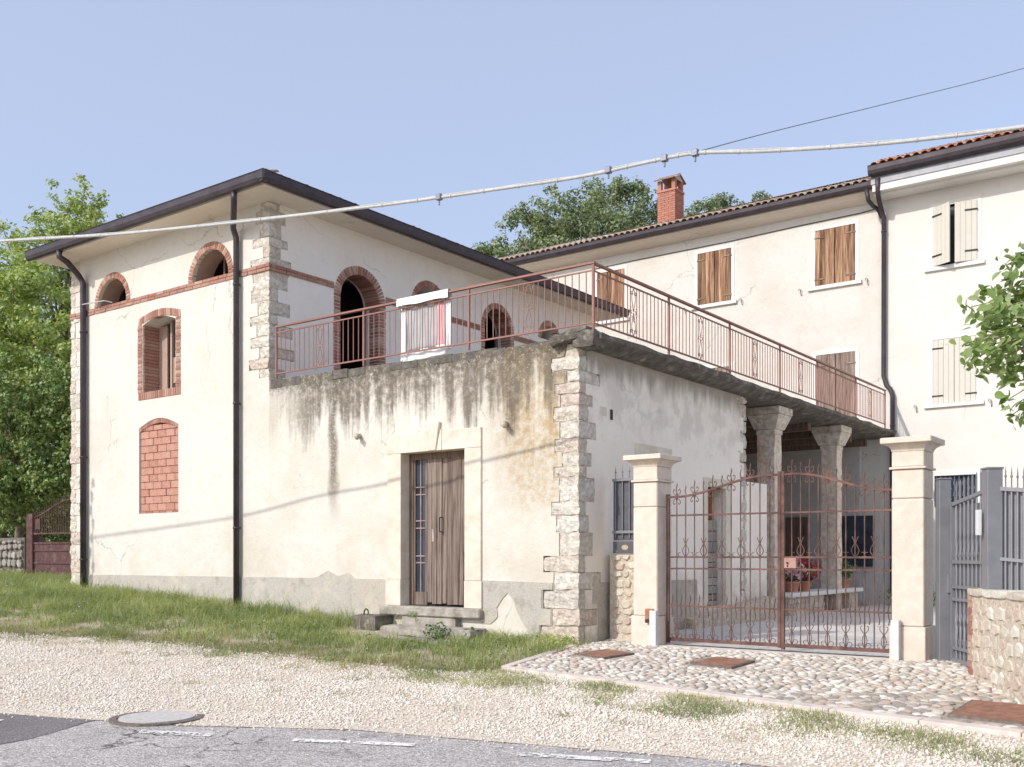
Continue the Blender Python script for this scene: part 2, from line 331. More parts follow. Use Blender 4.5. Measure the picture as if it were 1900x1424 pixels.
# ------------------------------------------------------------------ object helpers
def tag(o, label=None, cat=None, group=None, kind=None):
    if label: o['label'] = label
    if cat: o['category'] = cat
    if group: o['group'] = group
    if kind: o['kind'] = kind
    return o
def empty(name, loc, label, cat, group=None):
    o = bpy.data.objects.new(name, None); C.objects.link(o); o.location = loc; o.empty_display_size = .2
    return tag(o, label, cat, group)
def locof(p):
    return p.location.copy()   # an Empty stands at its location; a built part keeps world coordinates (location 0)
def link(name, me, parent=None, mat=None, loc=None):
    """part linked so that its mesh coordinates stay world coordinates (loc None) or sit at the world point loc"""
    o = bpy.data.objects.new(name, me); C.objects.link(o)
    if parent is not None:
        o.parent = parent; o.matrix_parent_inverse = Matrix.Translation(-locof(parent))
    if loc is not None: o.location = loc
    if mat and not me.materials: me.materials.append(mat)
    return o
class MB:
    def __init__(s): s.v = []; s.f = []
    def poly(s, pts):
        n = len(s.v); s.v += [tuple(p) for p in pts]; s.f.append(tuple(range(n, n+len(pts))))
    def hexa(s, p):  # 8 points: bottom 4 ccw, top 4
        n = len(s.v); s.v += [tuple(q) for q in p]
        for f in ((0, 3, 2, 1), (4, 5, 6, 7), (0, 1, 5, 4), (1, 2, 6, 5), (2, 3, 7, 6), (3, 0, 4, 7)): s.f.append(tuple(n+i for i in f))
    def box(s, x0, x1, y0, y1, z0, z1):
        s.hexa([(x0, y0, z0), (x1, y0, z0), (x1, y1, z0), (x0, y1, z0), (x0, y0, z1), (x1, y0, z1), (x1, y1, z1), (x0, y1, z1)])
    def pbox(s, P, u0, u1, v0, v1, d0, d1):
        s.hexa([P(u0, v0, d0), P(u1, v0, d0), P(u1, v0, d1), P(u0, v0, d1), P(u0, v1, d0), P(u1, v1, d0), P(u1, v1, d1), P(u0, v1, d1)])
    def tube(s, pts, r, n=6, cap=True):
        pts = [Vector(p) for p in pts]; N = len(pts)
        rr = r if isinstance(r, (list, tuple)) else [r]*N
        t0 = (pts[1]-pts[0]).normalized(); up = Vector((0, 0, 1)) if abs(t0.z) < .9 else Vector((1, 0, 0))
        nrm = t0.cross(up).normalized(); base = len(s.v)
        for i, p in enumerate(pts):
            t = ((pts[min(i+1, N-1)]-pts[max(i-1, 0)])).normalized()
            nrm = (nrm-t*nrm.dot(t)); nrm = nrm.normalized() if nrm.length > 1e-6 else t.orthogonal().normalized()
            b = t.cross(nrm)
            for k in range(n):
                a = 2*PI*k/n+PI/n; s.v.append(tuple(p+(nrm*math.cos(a)+b*math.sin(a))*rr[i]))
        for i in range(N-1):
            for k in range(n):
                a = base+i*n+k; b_ = base+i*n+(k+1) % n
                s.f.append((a, b_, b_+n, a+n))
        if cap: s.f.append(tuple(base+k for k in range(n))[::-1]); s.f.append(tuple(base+(N-1)*n+k for k in range(n)))
    def me(s, name, smooth=False):
        m = bpy.data.meshes.new(name); m.from_pydata(s.v, [], s.f)
        bm = bmesh.new(); bm.from_mesh(m); bmesh.ops.recalc_face_normals(bm, faces=bm.faces); bm.to_mesh(m); bm.free()
        if smooth: m.polygons.foreach_set('use_smooth', [True]*len(m.polygons))
        return m
    def build(s, name, mat, parent=None, smooth=False, bevel=0, kind=None):
        m = s.me(name, smooth)
        if bevel:
            bm = bmesh.new(); bm.from_mesh(m)
            bmesh.ops.bevel(bm, geom=list(bm.edges), offset=bevel, segments=1, affect='EDGES', profile=.5); bm.to_mesh(m); bm.free()
        m.materials.append(mat); o = link(name, m, parent)
        if kind: o['kind'] = kind
        return o
def front(Y0):
    return lambda u, v, d=0: Vector((u, Y0+d, v))
def side(X0):
    return lambda u, v, d=0: Vector((X0-d, u, v))
def wall(name, P, outer, holes, th, mat, parent, d0=0):
    loops = [outer]+holes; mb = MB(); flat = [p for L in loops for p in L]
    tris = tessellate_polygon([[Vector((a, b, 0)) for a, b in L] for L in loops])
    n = len(flat); mb.v = [tuple(P(a, b, d0)) for a, b in flat]+[tuple(P(a, b, d0+th)) for a, b in flat]
    mb.f = [tuple(t) for t in tris]+[tuple(i+n for i in t)[::-1] for t in tris]; k = 0
    for L in loops:
        for i in range(len(L)):
            a, b = k+i, k+(i+1) % len(L); mb.f.append((a, b, b+n, a+n))
        k += len(L)
    return mb.build(name, mat, parent)
def arch_pts(cu, cv, r, a0=PI, a1=0, n=14, ry=None):
    return [(cu+r*math.cos(a0+(a1-a0)*i/n), cv+(ry or r)*math.sin(a0+(a1-a0)*i/n)) for i in range(n+1)]
def rough_block(sx, sy, sz, seed, amp=.03, cuts=3):
    bm = bmesh.new(); bmesh.ops.create_cube(bm, size=1)
    bmesh.ops.subdivide_edges(bm, edges=bm.edges, cuts=cuts, use_grid_fill=True)
    o = Vector((seed*7.3, seed*3.1, seed*1.7))
    for v in bm.verts:
        c = v.co*2; c = Vector((c.x*math.sqrt(1-.10*(c.y**2)*(c.z**2)), c.y*math.sqrt(1-.10*(c.x**2)*(c.z**2)), c.z*math.sqrt(1-.10*(c.y**2)*(c.x**2))))
        p = Vector((c.x*sx/2, c.y*sy/2, c.z*sz/2)); e = sum(abs(q) > .95 for q in c)
        k = 1-.10*max(0, e-1)
        nz = noise.noise_vector(p*7+o)*.6+noise.noise_vector(p*17+o)*.55
        v.co = p+nz*amp; v.co.z = v.co.z*(.985 if e < 3 else .93)
    m = bpy.data.meshes.new('stone'); bm.to_mesh(m); bm.free()
    return m
def piece(name, me, parent, loc, rot=None, scale=None, mat=None):
    o = link(name, me, parent, mat, loc)
    if rot is not None: o.rotation_euler = rot
    if scale is not None: o.scale = scale
    return o
def unit_box(name, bev=.06, mat=None):
    bm = bmesh.new(); bmesh.ops.create_cube(bm, size=1)
    if bev: bmesh.ops.bevel(bm, geom=list(bm.edges), offset=bev, segments=1, affect='EDGES')
    m = bpy.data.meshes.new(name); bm.to_mesh(m); bm.free()
    if mat: m.materials.append(mat)
    return m
BOX = {}
def ubox(mat, bev=.05):
    if (mat, bev) not in BOX: BOX[(mat, bev)] = unit_box('block', bev, M[mat])
    return BOX[(mat, bev)]
def brick_at(parent, P, rot, u, v, du, dv, depth, proud, ang=0, mat='brick', name='brick'):
    """one brick centred at (u,v) on wall plane P; rot = plane rotation about Z, ang = turn within the wall"""
    c = P(u, v, depth/2-proud)
    o = piece(name, ubox(mat, .05), parent, c)
    o.rotation_euler = (Matrix.Rotation(rot, 3, 'Z') @ Matrix.Rotation(-ang, 3, 'Y')).to_euler()
    o.scale = (du, depth, dv); return o
def arch_bricks(parent, P, rot, cu, cv, ri, ro, a0, a1, bw=.065, depth=.12, proud=.012, ry=1., mat='brick'):
    L = abs(a1-a0)*(ri+ro)/2; n = max(3, int(L/bw)); da = (a1-a0)/n
    for i in range(n):
        a = a0+da*(i+.5); rm = (ri+ro)/2; j = random.uniform(-.004, .004)
        brick_at(parent, P, rot, cu+rm*math.cos(a), cv+rm*math.sin(a)*ry, ro-ri+j, abs(da)*rm*.86, depth, proud+random.uniform(-.004, .004), a, mat)
def jamb_bricks(parent, P, rot, u0, u1, v0, v1, h=.065, depth=.12, proud=.012):
    n = int((v1-v0)/h)
    for i in range(n):
        w = (u1-u0)*(1 if i % 2 else random.uniform(.9, 1)); uc = (u0+u1)/2
        brick_at(parent, P, rot, uc, v0+(i+.5)*(v1-v0)/n, w, (v1-v0)/n*.86, depth, proud+random.uniform(-.004, .004))
def band(parent, P, u0, u1, v0, v1, name='brick_band', proud=.02, rows=2, bl=.25):
    mb = MB(); h = (v1-v0)/rows
    for r in range(rows):
        u = u0-random.uniform(0, bl*.5)
        while u < u1:
            a, b = max(u, u0), min(u+bl-.012, u1)
            if b-a > .02:
                p = proud+random.uniform(-.006, .004); mb.pbox(P, a, b, v0+r*h+.004, v0+(r+1)*h-.006, -p, .06)
            u += bl
    return mb.build(name, M['band'], parent, kind='stuff')
M['band'] = m_rand('band_brick', BR, .9, True, grain=.4, gscale=30)

# ------------------------------------------------------------------ terrain
YR = [(-60, -7), (-30, .2), (-10.4, 5.2), (-9.2, 5.55), (-8, 5.95), (-6.58, 6.72), (-5.5, 6.95), (-3.6, 7.4), (-2, 7.5), (20, 8.5)]
FT = [(-60, 1.6), (-21, .9), (-15, .62), (-13.5, .52), (-12, .44), (-10.5, .38), (-9, .34), (-7.7, .31), (-6.9, .35), (20, .35)]
def gz(X, Y):
    yr = lerp(YR, X); s = min(max((Y-yr)/(12-yr), 0), 1)
    z = lerp(FT, X)*s
    if Y > 12.5 and X < -21: z += min((Y-12.5)*.05, 1.5)
    return z
def grid_sheet(name, xs, ys, zf, mat, inside=None, kind='structure'):
    mb = MB(); idx = {}
    for i, x in enumerate(xs):
        for j, y in enumerate(ys): mb.v.append((x, y, zf(x, y)))
    ny = len(ys)
    for i in range(len(xs)-1):
        for j in range(ny-1):
            if inside and not inside((xs[i]+xs[i+1])/2, (ys[j]+ys[j+1])/2): continue
            a = i*ny+j; mb.f.append((a, a+ny, a+ny+1, a+1))
    m = bpy.data.meshes.new(name); m.from_pydata(mb.v, [], mb.f); m.polygons.foreach_set('use_smooth', [True]*len(m.polygons)); m.materials.append(mat)
    return tag(link(name, m), kind=kind)
def fr(a, b, st): return list(np.arange(a, b+1e-6, st))
xs = [-900, -400, -200, -100, -60]+fr(-50, -24, 2)+fr(-23, 1, .25)+[3, 6, 12, 30, 80, 200, 400, 900]
ys = [-900, -300, -100, -40, -20]+fr(-10, 3, 1)+fr(3.25, 13, .25)+[15, 18, 22, 30, 50, 100, 300, 900]
grid_sheet('ground', xs, ys, gz, M['ground'])
def strip(name, top, bot, off, mat, xa, xb, st=.2, n=8, kind='structure', jit=0):
    mb = MB(); X = fr(xa, xb, st)
    for x in X:
        a, b = bot(x), top(x)+(random.uniform(-jit, jit) if jit else 0)
        for j in range(n+1):
            y = a+(b-a)*j/n; mb.v.append((x, y, gz(x, y)+off))
    for i in range(len(X)-1):
        for j in range(n): k = i*(n+1)+j; mb.f.append((k, k+n+1, k+n+2, k+1))
    m = bpy.data.meshes.new(name); m.from_pydata(mb.v, [], mb.f); m.materials.append(mat)
    return tag(link(name, m), kind=kind)
road_edge = lambda x: lerp(YR, x)+.05*math.sin(x*5)+.03*math.sin(x*13+1)
strip('road', road_edge, lambda x: lerp(YR, x)-9, .012, M['asphalt'], -60, 20, .1, 3)
GE = [(-60, 0), (-30, 3.2), (-22, 6.2), (-15.5, 7.73), (-14.27, 8.25), (-12.74, 8.55), (-11.1, 8.7), (-9.6, 8.8), (-7.94, 9.0), (-7.3, 9.25), (-6.9, 9.6), (20, 9.0)]
strip('gravel_verge', lambda x: min(lerp(GE, x)+.3, 9.75 if x > -8 else 99), lambda x: lerp(YR, x)-.25, .018, M['gravelbed'], -40, 12, .2, 10)
# dark asphalt patch with a curved edge, and the road markings
mb = MB()
mb.poly([(x, y, .017) for x, y in [(-14, 3.9), (-11.8, 4.65), (-10.43, 5.12), (-9.8, 5.36), (-9.2, 5.52), (-8.98, 5.42), (-8.9, 5.2), (-8.78, 5.0), (-8.62, 4.75), (-8.5, 4.45), (-8.45, 4.1), (-9, 3.0), (-12, 1.0)]])
tag(mb.build('asphalt_patch', M['asphalt_new']), kind='structure')
for pts in ([(-8.12, 5.32), (-7.42, 5.58), (-7.34, 5.46), (-8.0, 5.20)], [(-6.68, 5.84), (-5.68, 6.30), (-5.62, 6.18), (-6.6, 5.74)], [(-4.78, 6.50), (-3.78, 6.88), (-3.70, 6.75), (-4.7, 6.38)],
            [(-10.2, 4.62), (-9.66, 4.85), (-9.60, 4.75), (-10.1, 4.50)]):
    mb = MB(); mb.poly([(x, y, .0225) for x, y in pts]); tag(mb.build('road_marking', M['paint']), kind='structure')

# forecourt: mortar bed, kerb, cobbles
CL = [(-7.30, 9.78), (-1.55, 9.08), (2.5, 8.6)]                       # front kerb line
kz = lambda x: lerp(CL, x)
def edge_left(y): return lerp([(9.78, -7.30), (11.8, -7.62)], y)
in_pad = lambda x, y: y > kz(x)+.02 and x > edge_left(y) and y < 12.6 and x < -1.2
fc = grid_sheet('forecourt', fr(-7.7, -1.0, .1), fr(8.9, 12.9, .1), lambda x, y: gz(x, y)+.022, M['bed'], in_pad)
def kerb(p0, p1, n, w=.13):
    a = Vector((*p0, 0)); b = Vector((*p1, 0)); d = (b-a); nn = Vector((-d.y, d.x, 0)).normalized()*w
    for i in range(n):
        p = a+d*(i/n)+d.normalized()*.004; q = a+d*((i+1)/n)-d.normalized()*.004; m_ = MB(); pts = []
        for dz in (-.1, .052):
            for r in (p, q, q+nn, p+nn): pts.append((r.x, r.y, gz(r.x, r.y)+dz))
        m_.hexa(pts); m_.build('kerb_stone', M['kerb'], fc, bevel=.006)
kerb((-7.30, 9.66), (-1.55, 8.96), 7); kerb((-1.55, 8.96), (2.5, 8.47), 4); kerb((-7.30, 9.79), (-7.62, 11.8), 2)
COV = [((-7.13, 11.0), (-6.6, 10.78), (-6.43, 11.27), (-6.95, 11.42)), ((-5.46, 10.9), (-4.88, 10.78), (-4.82, 11.32), (-5.36, 11.42)), ((-2.22, 9.42), (-1.5, 9.33), (-1.5, 10.05), (-2.17, 10.12))]
def in_cov(x, y):
    for q in COV:
        xs_ = [p[0] for p in q]; ys_ = [p[1] for p in q]
        if min(xs_)-.05 < x < max(xs_)+.05 and min(ys_)-.05 < y < max(ys_)+.05: return True
    return False
def cobble_mesh(seed):
    bm = bmesh.new(); bmesh.ops.create_icosphere(bm, subdivisions=2 if seed < 6 else 1, radius=.5)
    for v in bm.verts:
        v.co += noise.noise_vector(v.co*2+Vector((seed*5, 0, 0)))*.10; v.co.z = max(v.co.z, -.2)
    m = bpy.data.meshes.new('cobble'); bm.to_mesh(m); bm.free(); m.polygons.foreach_set('use_smooth', [True]*len(m.polygons)); m.materials.append(M['cobble']); return m
CM = [cobble_mesh(i) for i in range(6)]; pos = []
y = 9.0
while y < 12.6:
    x = -7.7+random.uniform(0, .1)
    while x < -1.3:
        w = random.uniform(.075, .165)
        yy = y+random.uniform(-.02, .02)+.03*math.sin(x*2)
        if in_pad(x+w/2, yy) and not in_cov(x+w/2, yy) and not (yy > 11.95 and -6.95 < x < -3.1) and yy < kz(x)+3.2+.9: pos.append((x+w/2, yy, w))
        x += w*.93
    y += .064
pos.sort(key=lambda p: p[0]**2+p[1]**2)
bv = np.array([v.co for v in CM[0].vertices]); 
tmp = cobble_mesh(9); tv = np.array([v.co for v in tmp.vertices]); tf = np.array([p.vertices[:] for p in tmp.polygons]); bpy.data.meshes.remove(tmp)
AV = []; AF = []; nb = 0
for i, (x, y, w) in enumerate(pos):
    h = random.uniform(.04, .062); d = random.uniform(.07, .088); a = random.uniform(-.35, .35); z = gz(x, y)+.026
    if i < 300:
        o = piece('cobble', CM[i % 6], fc, (x, y, z)); o.rotation_euler = (random.uniform(-.12, .12), random.uniform(-.12, .12), a); o.scale = (w*1.08, d, h)
    else:
        q = tv*np.array([w*1.08, d, h]); ca, sa = math.cos(a), math.sin(a)
        q = np.stack([q[:, 0]*ca-q[:, 1]*sa+x, q[:, 0]*sa+q[:, 1]*ca+y, q[:, 2]+z], 1); AV.append(q); AF.append(tf+nb); nb += len(q)
def np_mesh(name, V, Fc, mat, smooth=False):
    m = bpy.data.meshes.new(name); k = Fc.shape[1]
    m.vertices.add(len(V)); m.vertices.foreach_set('co', V.astype(np.float32).ravel())
    m.loops.add(Fc.size); m.loops.foreach_set('vertex_index', Fc.astype(np.int32).ravel())
    m.polygons.add(len(Fc)); m.polygons.foreach_set('loop_start', np.arange(0, Fc.size, k, dtype=np.int32))
    m.update(calc_edges=True); m.validate()
    if smooth: m.polygons.foreach_set('use_smooth', [True]*len(m.polygons))
    m.materials.append(mat); return m
if AV: tag(link('cobble_field', np_mesh('cobble_field', np.concatenate(AV), np.concatenate(AF), M['cobble_mass'], True), fc), kind='stuff')
labs = ['rusty oval-edged cover in the cobbles nearest the building corner', 'square rusty cover in the cobbles in front of the driveway gate', 'flat brown metal cover by the kerb at the right edge beside the stone wall']
for q, lb in zip(COV, labs):
    cx = sum(p[0] for p in q)/4; cy = sum(p[1] for p in q)/4
    e = empty('access_cover', (cx, cy, gz(cx, cy)), lb, 'cover')
    mb = MB(); mb.hexa([(x, y, gz(x, y)+.0) for x, y in q]+[(x, y, gz(x, y)+.046) for x, y in q]); mb.build('frame', M['castiron'], e)
    mb = MB(); q2 = [(cx+(x-cx)*.93, cy+(y-cy)*.93) for x, y in q]; mb.hexa([(x, y, gz(x, y)+.03) for x, y in q2]+[(x, y, gz(x, y)+.050) for x, y in q2]); mb.build('lid', M['cover'], e)
# manhole at the edge of the road
e = empty('manhole_cover', (-8.56, 5.77, .01), 'round concrete manhole cover in an iron ring at the road edge', 'manhole cover')
def disc(r0, r1, z0, z1, n=40):
    mb = MB()
    for i in range(n):
        a, b = 2*PI*i/n, 2*PI*(i+1)/n
        P_ = lambda r, t, z: (-8.56+r*math.cos(t), 5.77+r*math.sin(t), z)
        mb.poly([P_(r0, a, z1), P_(r1, a, z1), P_(r1, b, z1), P_(r0, b, z1)] if r0 else [P_(0, 0, z1), P_(r1, a, z1), P_(r1, b, z1)])
        mb.poly([P_(r1, a, z0), P_(r1, b, z0), P_(r1, b, z1), P_(r1, a, z1)])
    return mb
disc(.37, .44, 0, .034).build('ring', M['castiron'], e); disc(0, .352, 0, .040).build('lid', M['manhole'], e)

# ------------------------------------------------------------------ gravel, grass
rng = np.random.default_rng(3)
def patchy(x, y, s=1.2, o=0): return noise.noise(Vector((x*s+o, y*s, o)))
def pts_in(n, x0, x1, y0, y1, test):
    P_ = []
    while len(P_) < n:
        x = rng.uniform(x0, x1); y = rng.uniform(y0, y1)
        p = test(x, y)
        if p > 0 and rng.random() < p: P_.append((x, y, gz(x, y)))
    return np.array(P_)
def dens_gravel(x, y):
    r = lerp(YR, x); g = lerp(GE, x)
    if y < r-.5: return 0
    if x > -7.55 and y > kz(x)-.14: return 0
    if (x+8.56)**2+(y-5.77)**2 < .2: return 0
    if y < r: return .30*math.exp((y-r)*6)
    if y > g+.5: return 0
    bare = patchy(x, y, .9, 11)+.5*patchy(x, y, 2.5, 4)
    return min(1, (g+.5-y)/.6+.05)*(1 if bare < -.05 else max(.28, 1-(bare+.05)*4))
G = pts_in(72000, -17, -.6, 4.2, 9.8, dens_gravel); n = len(G)
octv = np.array([(1, 0, 0), (-1, 0, 0), (0, 1, 0), (0, -1, 0), (0, 0, .7), (0, 0, -.7)], float)
octf = np.array([(0, 2, 4), (2, 1, 4), (1, 3, 4), (3, 0, 4), (2, 0, 5), (1, 2, 5), (3, 1, 5), (0, 3, 5)])
sz = rng.uniform(.005, .017, n)*np.where(rng.random(n) < .08, 1.7, 1)
V = octv[None]*sz[:, None, None]*rng.uniform(.65, 1.3, (n, 6, 1)); a = rng.uniform(0, 6.28, n); ca, sa = np.cos(a)[:, None], np.sin(a)[:, None]
tl = rng.uniform(-.6, .6, n)[:, None]
x_, y_, z_ = V[..., 0], V[..., 1], V[..., 2]; z_ = z_+x_*tl
V = np.stack([x_*ca-y_*sa, x_*sa+y_*ca, z_], -1)+G[:, None, :]+np.array([0, 0, .022])
Fg = (octf[None]+(np.arange(n)*6)[:, None, None]).reshape(-1, 3)
tag(link('gravel', np_mesh('gravel', V.reshape(-1, 3), Fg, M['gravel'])), kind='stuff')

def blades(P_, h, w, lean=.5, mat='grass', name='grass', parent=None, az=None):
    n = len(P_); a = rng.uniform(0, 6.28, n); d = np.stack([np.cos(a), np.sin(a), 0*a], 1); sd = np.stack([-np.sin(a), np.cos(a), 0*a], 1)
    h = h*rng.uniform(.5, 1.25, n); w = w*rng.uniform(.6, 1.3, n); l = lean*h*rng.uniform(.1, 1.3, n); up = np.array([0, 0, 1.])
    b0 = P_-sd*w[:, None]/2; b1 = P_+sd*w[:, None]/2
    mid = P_+up*(h*.55)[:, None]+d*(l*.3)[:, None]; m0 = mid-sd*(w*.4)[:, None]; m1 = mid+sd*(w*.4)[:, None]
    tip = P_+up*(h*.95)[:, None]+d*l[:, None]
    V = np.stack([b0, b1, m1, m0, tip, tip+sd*.001], 1).reshape(-1, 3); k = (np.arange(n)*6)[:, None]
    Fq = np.concatenate([k+np.array([0, 1, 2, 3]), k+np.array([3, 2, 5, 4])]); return V, Fq
def grassobj(name, P_, h, w, lean, mat, parent=None):
    V, Fq = blades(P_, h, w, lean); return link(name, np_mesh(name, V, Fq, M[mat]), parent)
def patchy(x, y, s=1.2, o=0): return noise.noise(Vector((x*s+o, y*s, o)))
def dens_grass(x, y):
    g = lerp(GE, x)
    if y > 12.05 and x > -21.1: return 0
    if x > -7.5 and y > kz(x)-.2: return 0
    if -11.9 < x < -9.4 and y > 11.0: return .0
    if y < g-.3: return 0
    t = (y-g)/max(.1, 12-g); return min(1, max(0, (t-.02)*1.9+patchy(x, y)*1.2+patchy(x, y, 4, 2)*1.1-.08))
G1 = pts_in(70000, -27, -7.0, 5, 13.4, dens_grass)
hh = np.array([max(.04, .05+.11*min(1, max(0, (y-lerp(GE, x)-.3)/2.2))*(1 if x < -8.6 else .7)+.13*patchy(x, y, 2, 5)+.13*max(0, patchy(x, y, 5, 9))) for x, y, z in G1])
tag(grassobj('grass', G1, hh, .009, 1.1, 'grass'), kind='stuff')
def dens_dry(x, y):
    g = lerp(GE, x)
    if x > -7.5 and y > kz(x)-.15: return 0
    if y > 11.6: return 0
    c = g+.55; return max(0, 1-abs(y-c)/1.1+patchy(x, y, 2)*.8)
G2 = pts_in(34000, -27, -7.1, 5, 11.5, dens_dry); tag(grassobj('dry_grass', G2, .055, .008, 1.4, 'grass_dry'), kind='stuff')
def dens_patch(x, y):
    k = kz(x)
    if x < -7.3: k = 9.6
    c = k-.55; d = 1-((y-c)/.62)**2
    if x > -3.2: c = k-.35
    if d <= 0 or y > k-.15: return 0
    b = patchy(x, y, 1.5, 3)*2.2+.75
    if -6.6 < x < -5.4: b -= .5
    return max(0, min(1, d*b))
G3 = pts_in(16000, -8.6, .5, 7.6, 9.8, dens_patch)
tag(grassobj('verge_grass', G3[:10000], .055, .007, 1.1, 'grass_dry'), kind='stuff'); tag(grassobj('verge_grass_green', G3[10000:], .075, .007, .9, 'grass'), kind='stuff')
# clover and broad leaves low in the grass, and a few white flower heads
CLV = pts_in(9000, -26, -7.2, 5, 12, lambda x, y: dens_grass(x, y)*(1 if patchy(x, y, 1.7, 21) > .05 else .12))
def flat_leaves(P_, size, lift, seed):
    r_ = np.random.default_rng(seed); n = len(P_); nn = np.stack([r_.normal(0, .35, n), r_.normal(-.15, .35, n), np.ones(n)], 1); nn /= np.linalg.norm(nn, axis=1)[:, None]
    t = np.cross(nn, r_.normal(size=(n, 3))); t /= np.linalg.norm(t, axis=1)[:, None]; b = np.cross(nn, t); s = (size*r_.uniform(.5, 1.3, n))[:, None]; Q = P_+np.stack([0*s[:, 0], 0*s[:, 0], lift*r_.uniform(.3, 1.2, n)], 1)
    return np.stack([Q-t*s*.5, Q+b*s*.4, Q+t*s*.5, Q-b*s*.4], 1).reshape(-1, 3), np.arange(n*4).reshape(-1, 4)
V, Fq = flat_leaves(CLV, .035, .12, 3); tag(link('clover', np_mesh('clover', V, Fq, M['leaf_mid'])), kind='stuff')
V, Fq = flat_leaves(CLV[:420], .022, .17, 5); tag(link('clover_flowers', np_mesh('clover_flowers', V, Fq, M['sill'])), kind='stuff')
# small dry tufts scattered over the gravel
TF = []
for cx, cy in ((-10.2, 8.0), (-9.3, 7.7), (-8.7, 7.35), (-8.45, 8.3), (-7.9, 7.6), (-7.3, 7.9), (-6.4, 7.6), (-9.9, 7.1), (-11.8, 7.6), (-5.3, 7.9), (-4.6, 7.9), (-7.0, 8.6), (-12.6, 8.0), (-3.5, 7.9)):
    for _ in range(rng.integers(25, 90)): x = cx+rng.normal(0, .09); y = cy+rng.normal(0, .06); TF.append((x, y, gz(x, y)))
tag(grassobj('gravel_tufts', np.array(TF), .06, .006, 1.2, 'grass_dry'), kind='stuff')
# taller seeding stalks by the wall
st = np.array([(x, y, gz(x, y)) for x, y in zip(rng.uniform(-20.8, -10.9, 420), rng.uniform(11.2, 11.95, 420))])
V, Fq = blades(st, .40, .005, .8); tag(link('tall_grass', np_mesh('tall_grass', V, Fq, M['grass']), None), kind='stuff')
# ================================================================== shared builders
def prism(pts, Q, a0, a1):
    """closed 2-D profile swept between a0 and a1; Q(a, p, q) gives the world point"""
    mb = MB(); n = len(pts); mb.v = [tuple(Q(a0, *p)) for p in pts]+[tuple(Q(a1, *p)) for p in pts]
    mb.f = [tuple(range(n)), tuple(range(n, 2*n))[::-1]]+[(i, (i+1) % n, (i+1) % n+n, i+n) for i in range(n)]; return mb
def tile_mesh(mat, L=.42, r=.095, n=6):
    bm = MB(); 
    for s, (rr, y) in enumerate(((r, 0), (r*.8, L))):
        for i in range(n+1):
            a = PI*i/n; bm.v.append((rr*math.cos(a), y, rr*math.sin(a)*.75+(.0 if s == 0 else .0)))
    for i in range(n): bm.f.append((i, i+1, i+n+2, i+n+1))
    for s, (rr, y) in enumerate(((r-.018, 0), (r*.8-.018, L))):
        for i in range(n+1):
            a = PI*i/n; bm.v.append((rr*math.cos(a), y, rr*math.sin(a)*.75))
    k = 2*(n+1)
    for i in range(n): bm.f.append((k+i, k+i+n+1, k+i+n+2, k+i+1)); bm.f.append((i, k+i, k+i+1, i+1))
    m = bm.me('tile', True); m.materials.append(M[mat]); return m
def tile_rows(parent, me, O, U, Vd, n, rows, sp=.2, course=.34):
    """eave tiles: O start, U along eave, Vd up the slope"""
    rot = Matrix((U, Vd, U.cross(Vd))).transposed().to_euler()
    for r in range(rows):
        for i in range(n):
            p = O+U*(sp*(i+.5)+random.uniform(-.012, .012))+Vd*(r*course+random.uniform(-.03, .02))+U.cross(Vd)*(.012*r+random.uniform(0, .012))
            o = piece('tile', me, parent, p); o.rotation_euler = rot
def tile_field(parent, mat, O, U, Vd, w, L, r0, sp=.2, course=.34):
    N = U.cross(Vd); V = []; Fc = []; n = int(w/sp); seg = 4; k = 0
    for i in range(n):
        for c in range(r0, int(L/course)):
            for s, (rr, yy, h) in enumerate(((.095, c*course-.04, .03), (.078, (c+1)*course, 0))):
                for q in range(seg+1):
                    a = PI*q/seg; p = O+U*(sp*(i+.5)+rr*math.cos(a))+Vd*yy+N*(rr*.75*math.sin(a)+h); V.append(p)
            for q in range(seg): Fc.append((k+q, k+q+1, k+q+seg+2, k+q+seg+1))
            k += 2*(seg+1)
    o = link('tile_field', np_mesh('tile_field', np.array([tuple(v) for v in V]), np.array(Fc), M[mat]), parent); o['kind'] = 'stuff'
def quoin(parent, corner, rows, sx=1, sy=1, mat='stone'):
    cx, cy = corner
    for z0, z1, Lx, Ly in rows:
        h = (z1-z0)-.016; m_ = rough_block(Lx-.012, Ly-.012, h, random.random()*9, .034, 5); m_.materials.append(M[mat])
        pr = random.uniform(-.004, .012)
        piece('stone', m_, parent, (cx-sx*(Lx/2-pr), cy+sy*(Ly/2-pr), (z0+z1)/2))
def teeth(rows, uc, k, sgn):
    """outline points up one toothed edge: rows bottom to top, k index of the tooth length"""
    out = []
    for r in rows: out += [(uc+sgn*r[k], r[0]), (uc+sgn*r[k], r[1])]
    return out

# ================================================================== BARN
XB, YA, XL, ZE = -14.39, 12.0, -21.02, 8.0
barn = empty('barn', (XB, YA, .6), 'tall plastered barn with arched brick openings, hipped roof and rough stone corners', 'barn')
zr = lambda y, t=18.22: EYE+(HY-y)/FOC*t
B_ = [(387, 368, 484, 519), (411, 387, 475, 530), (438, 411, 482, 522), (455, 438, 469, 534), (476, 455, 488, 521), (490, 476, 465, 540),
      (533, 511, 469, 534), (557, 533, 466, 516), (582, 557, 478, 538), (600, 582, 464, 515), (622, 600, 476, 543), (642, 622, 465, 516), (663, 642, 481, 546), (683, 663, 462, 514), (700, 683, 481, 530)]
rowsB = sorted([(zr(a), zr(b), XB-onY(l, a, YA)[0], onX(r, a, XB)[0]-YA) for a, b, l, r in B_])
fx = []
for i, r in enumerate(rowsB):
    z1 = rowsB[i+1][0] if i+1 < len(rowsB) and rowsB[i+1][0]-r[1] < .08 else r[1]
    fx.append((r[0], z1, r[2], r[3]))
rowsB = fx; rowsB = [(a, min(b, 7.995), c, d) for a, b, c, d in rowsB]
zz = .4; rowsL = []
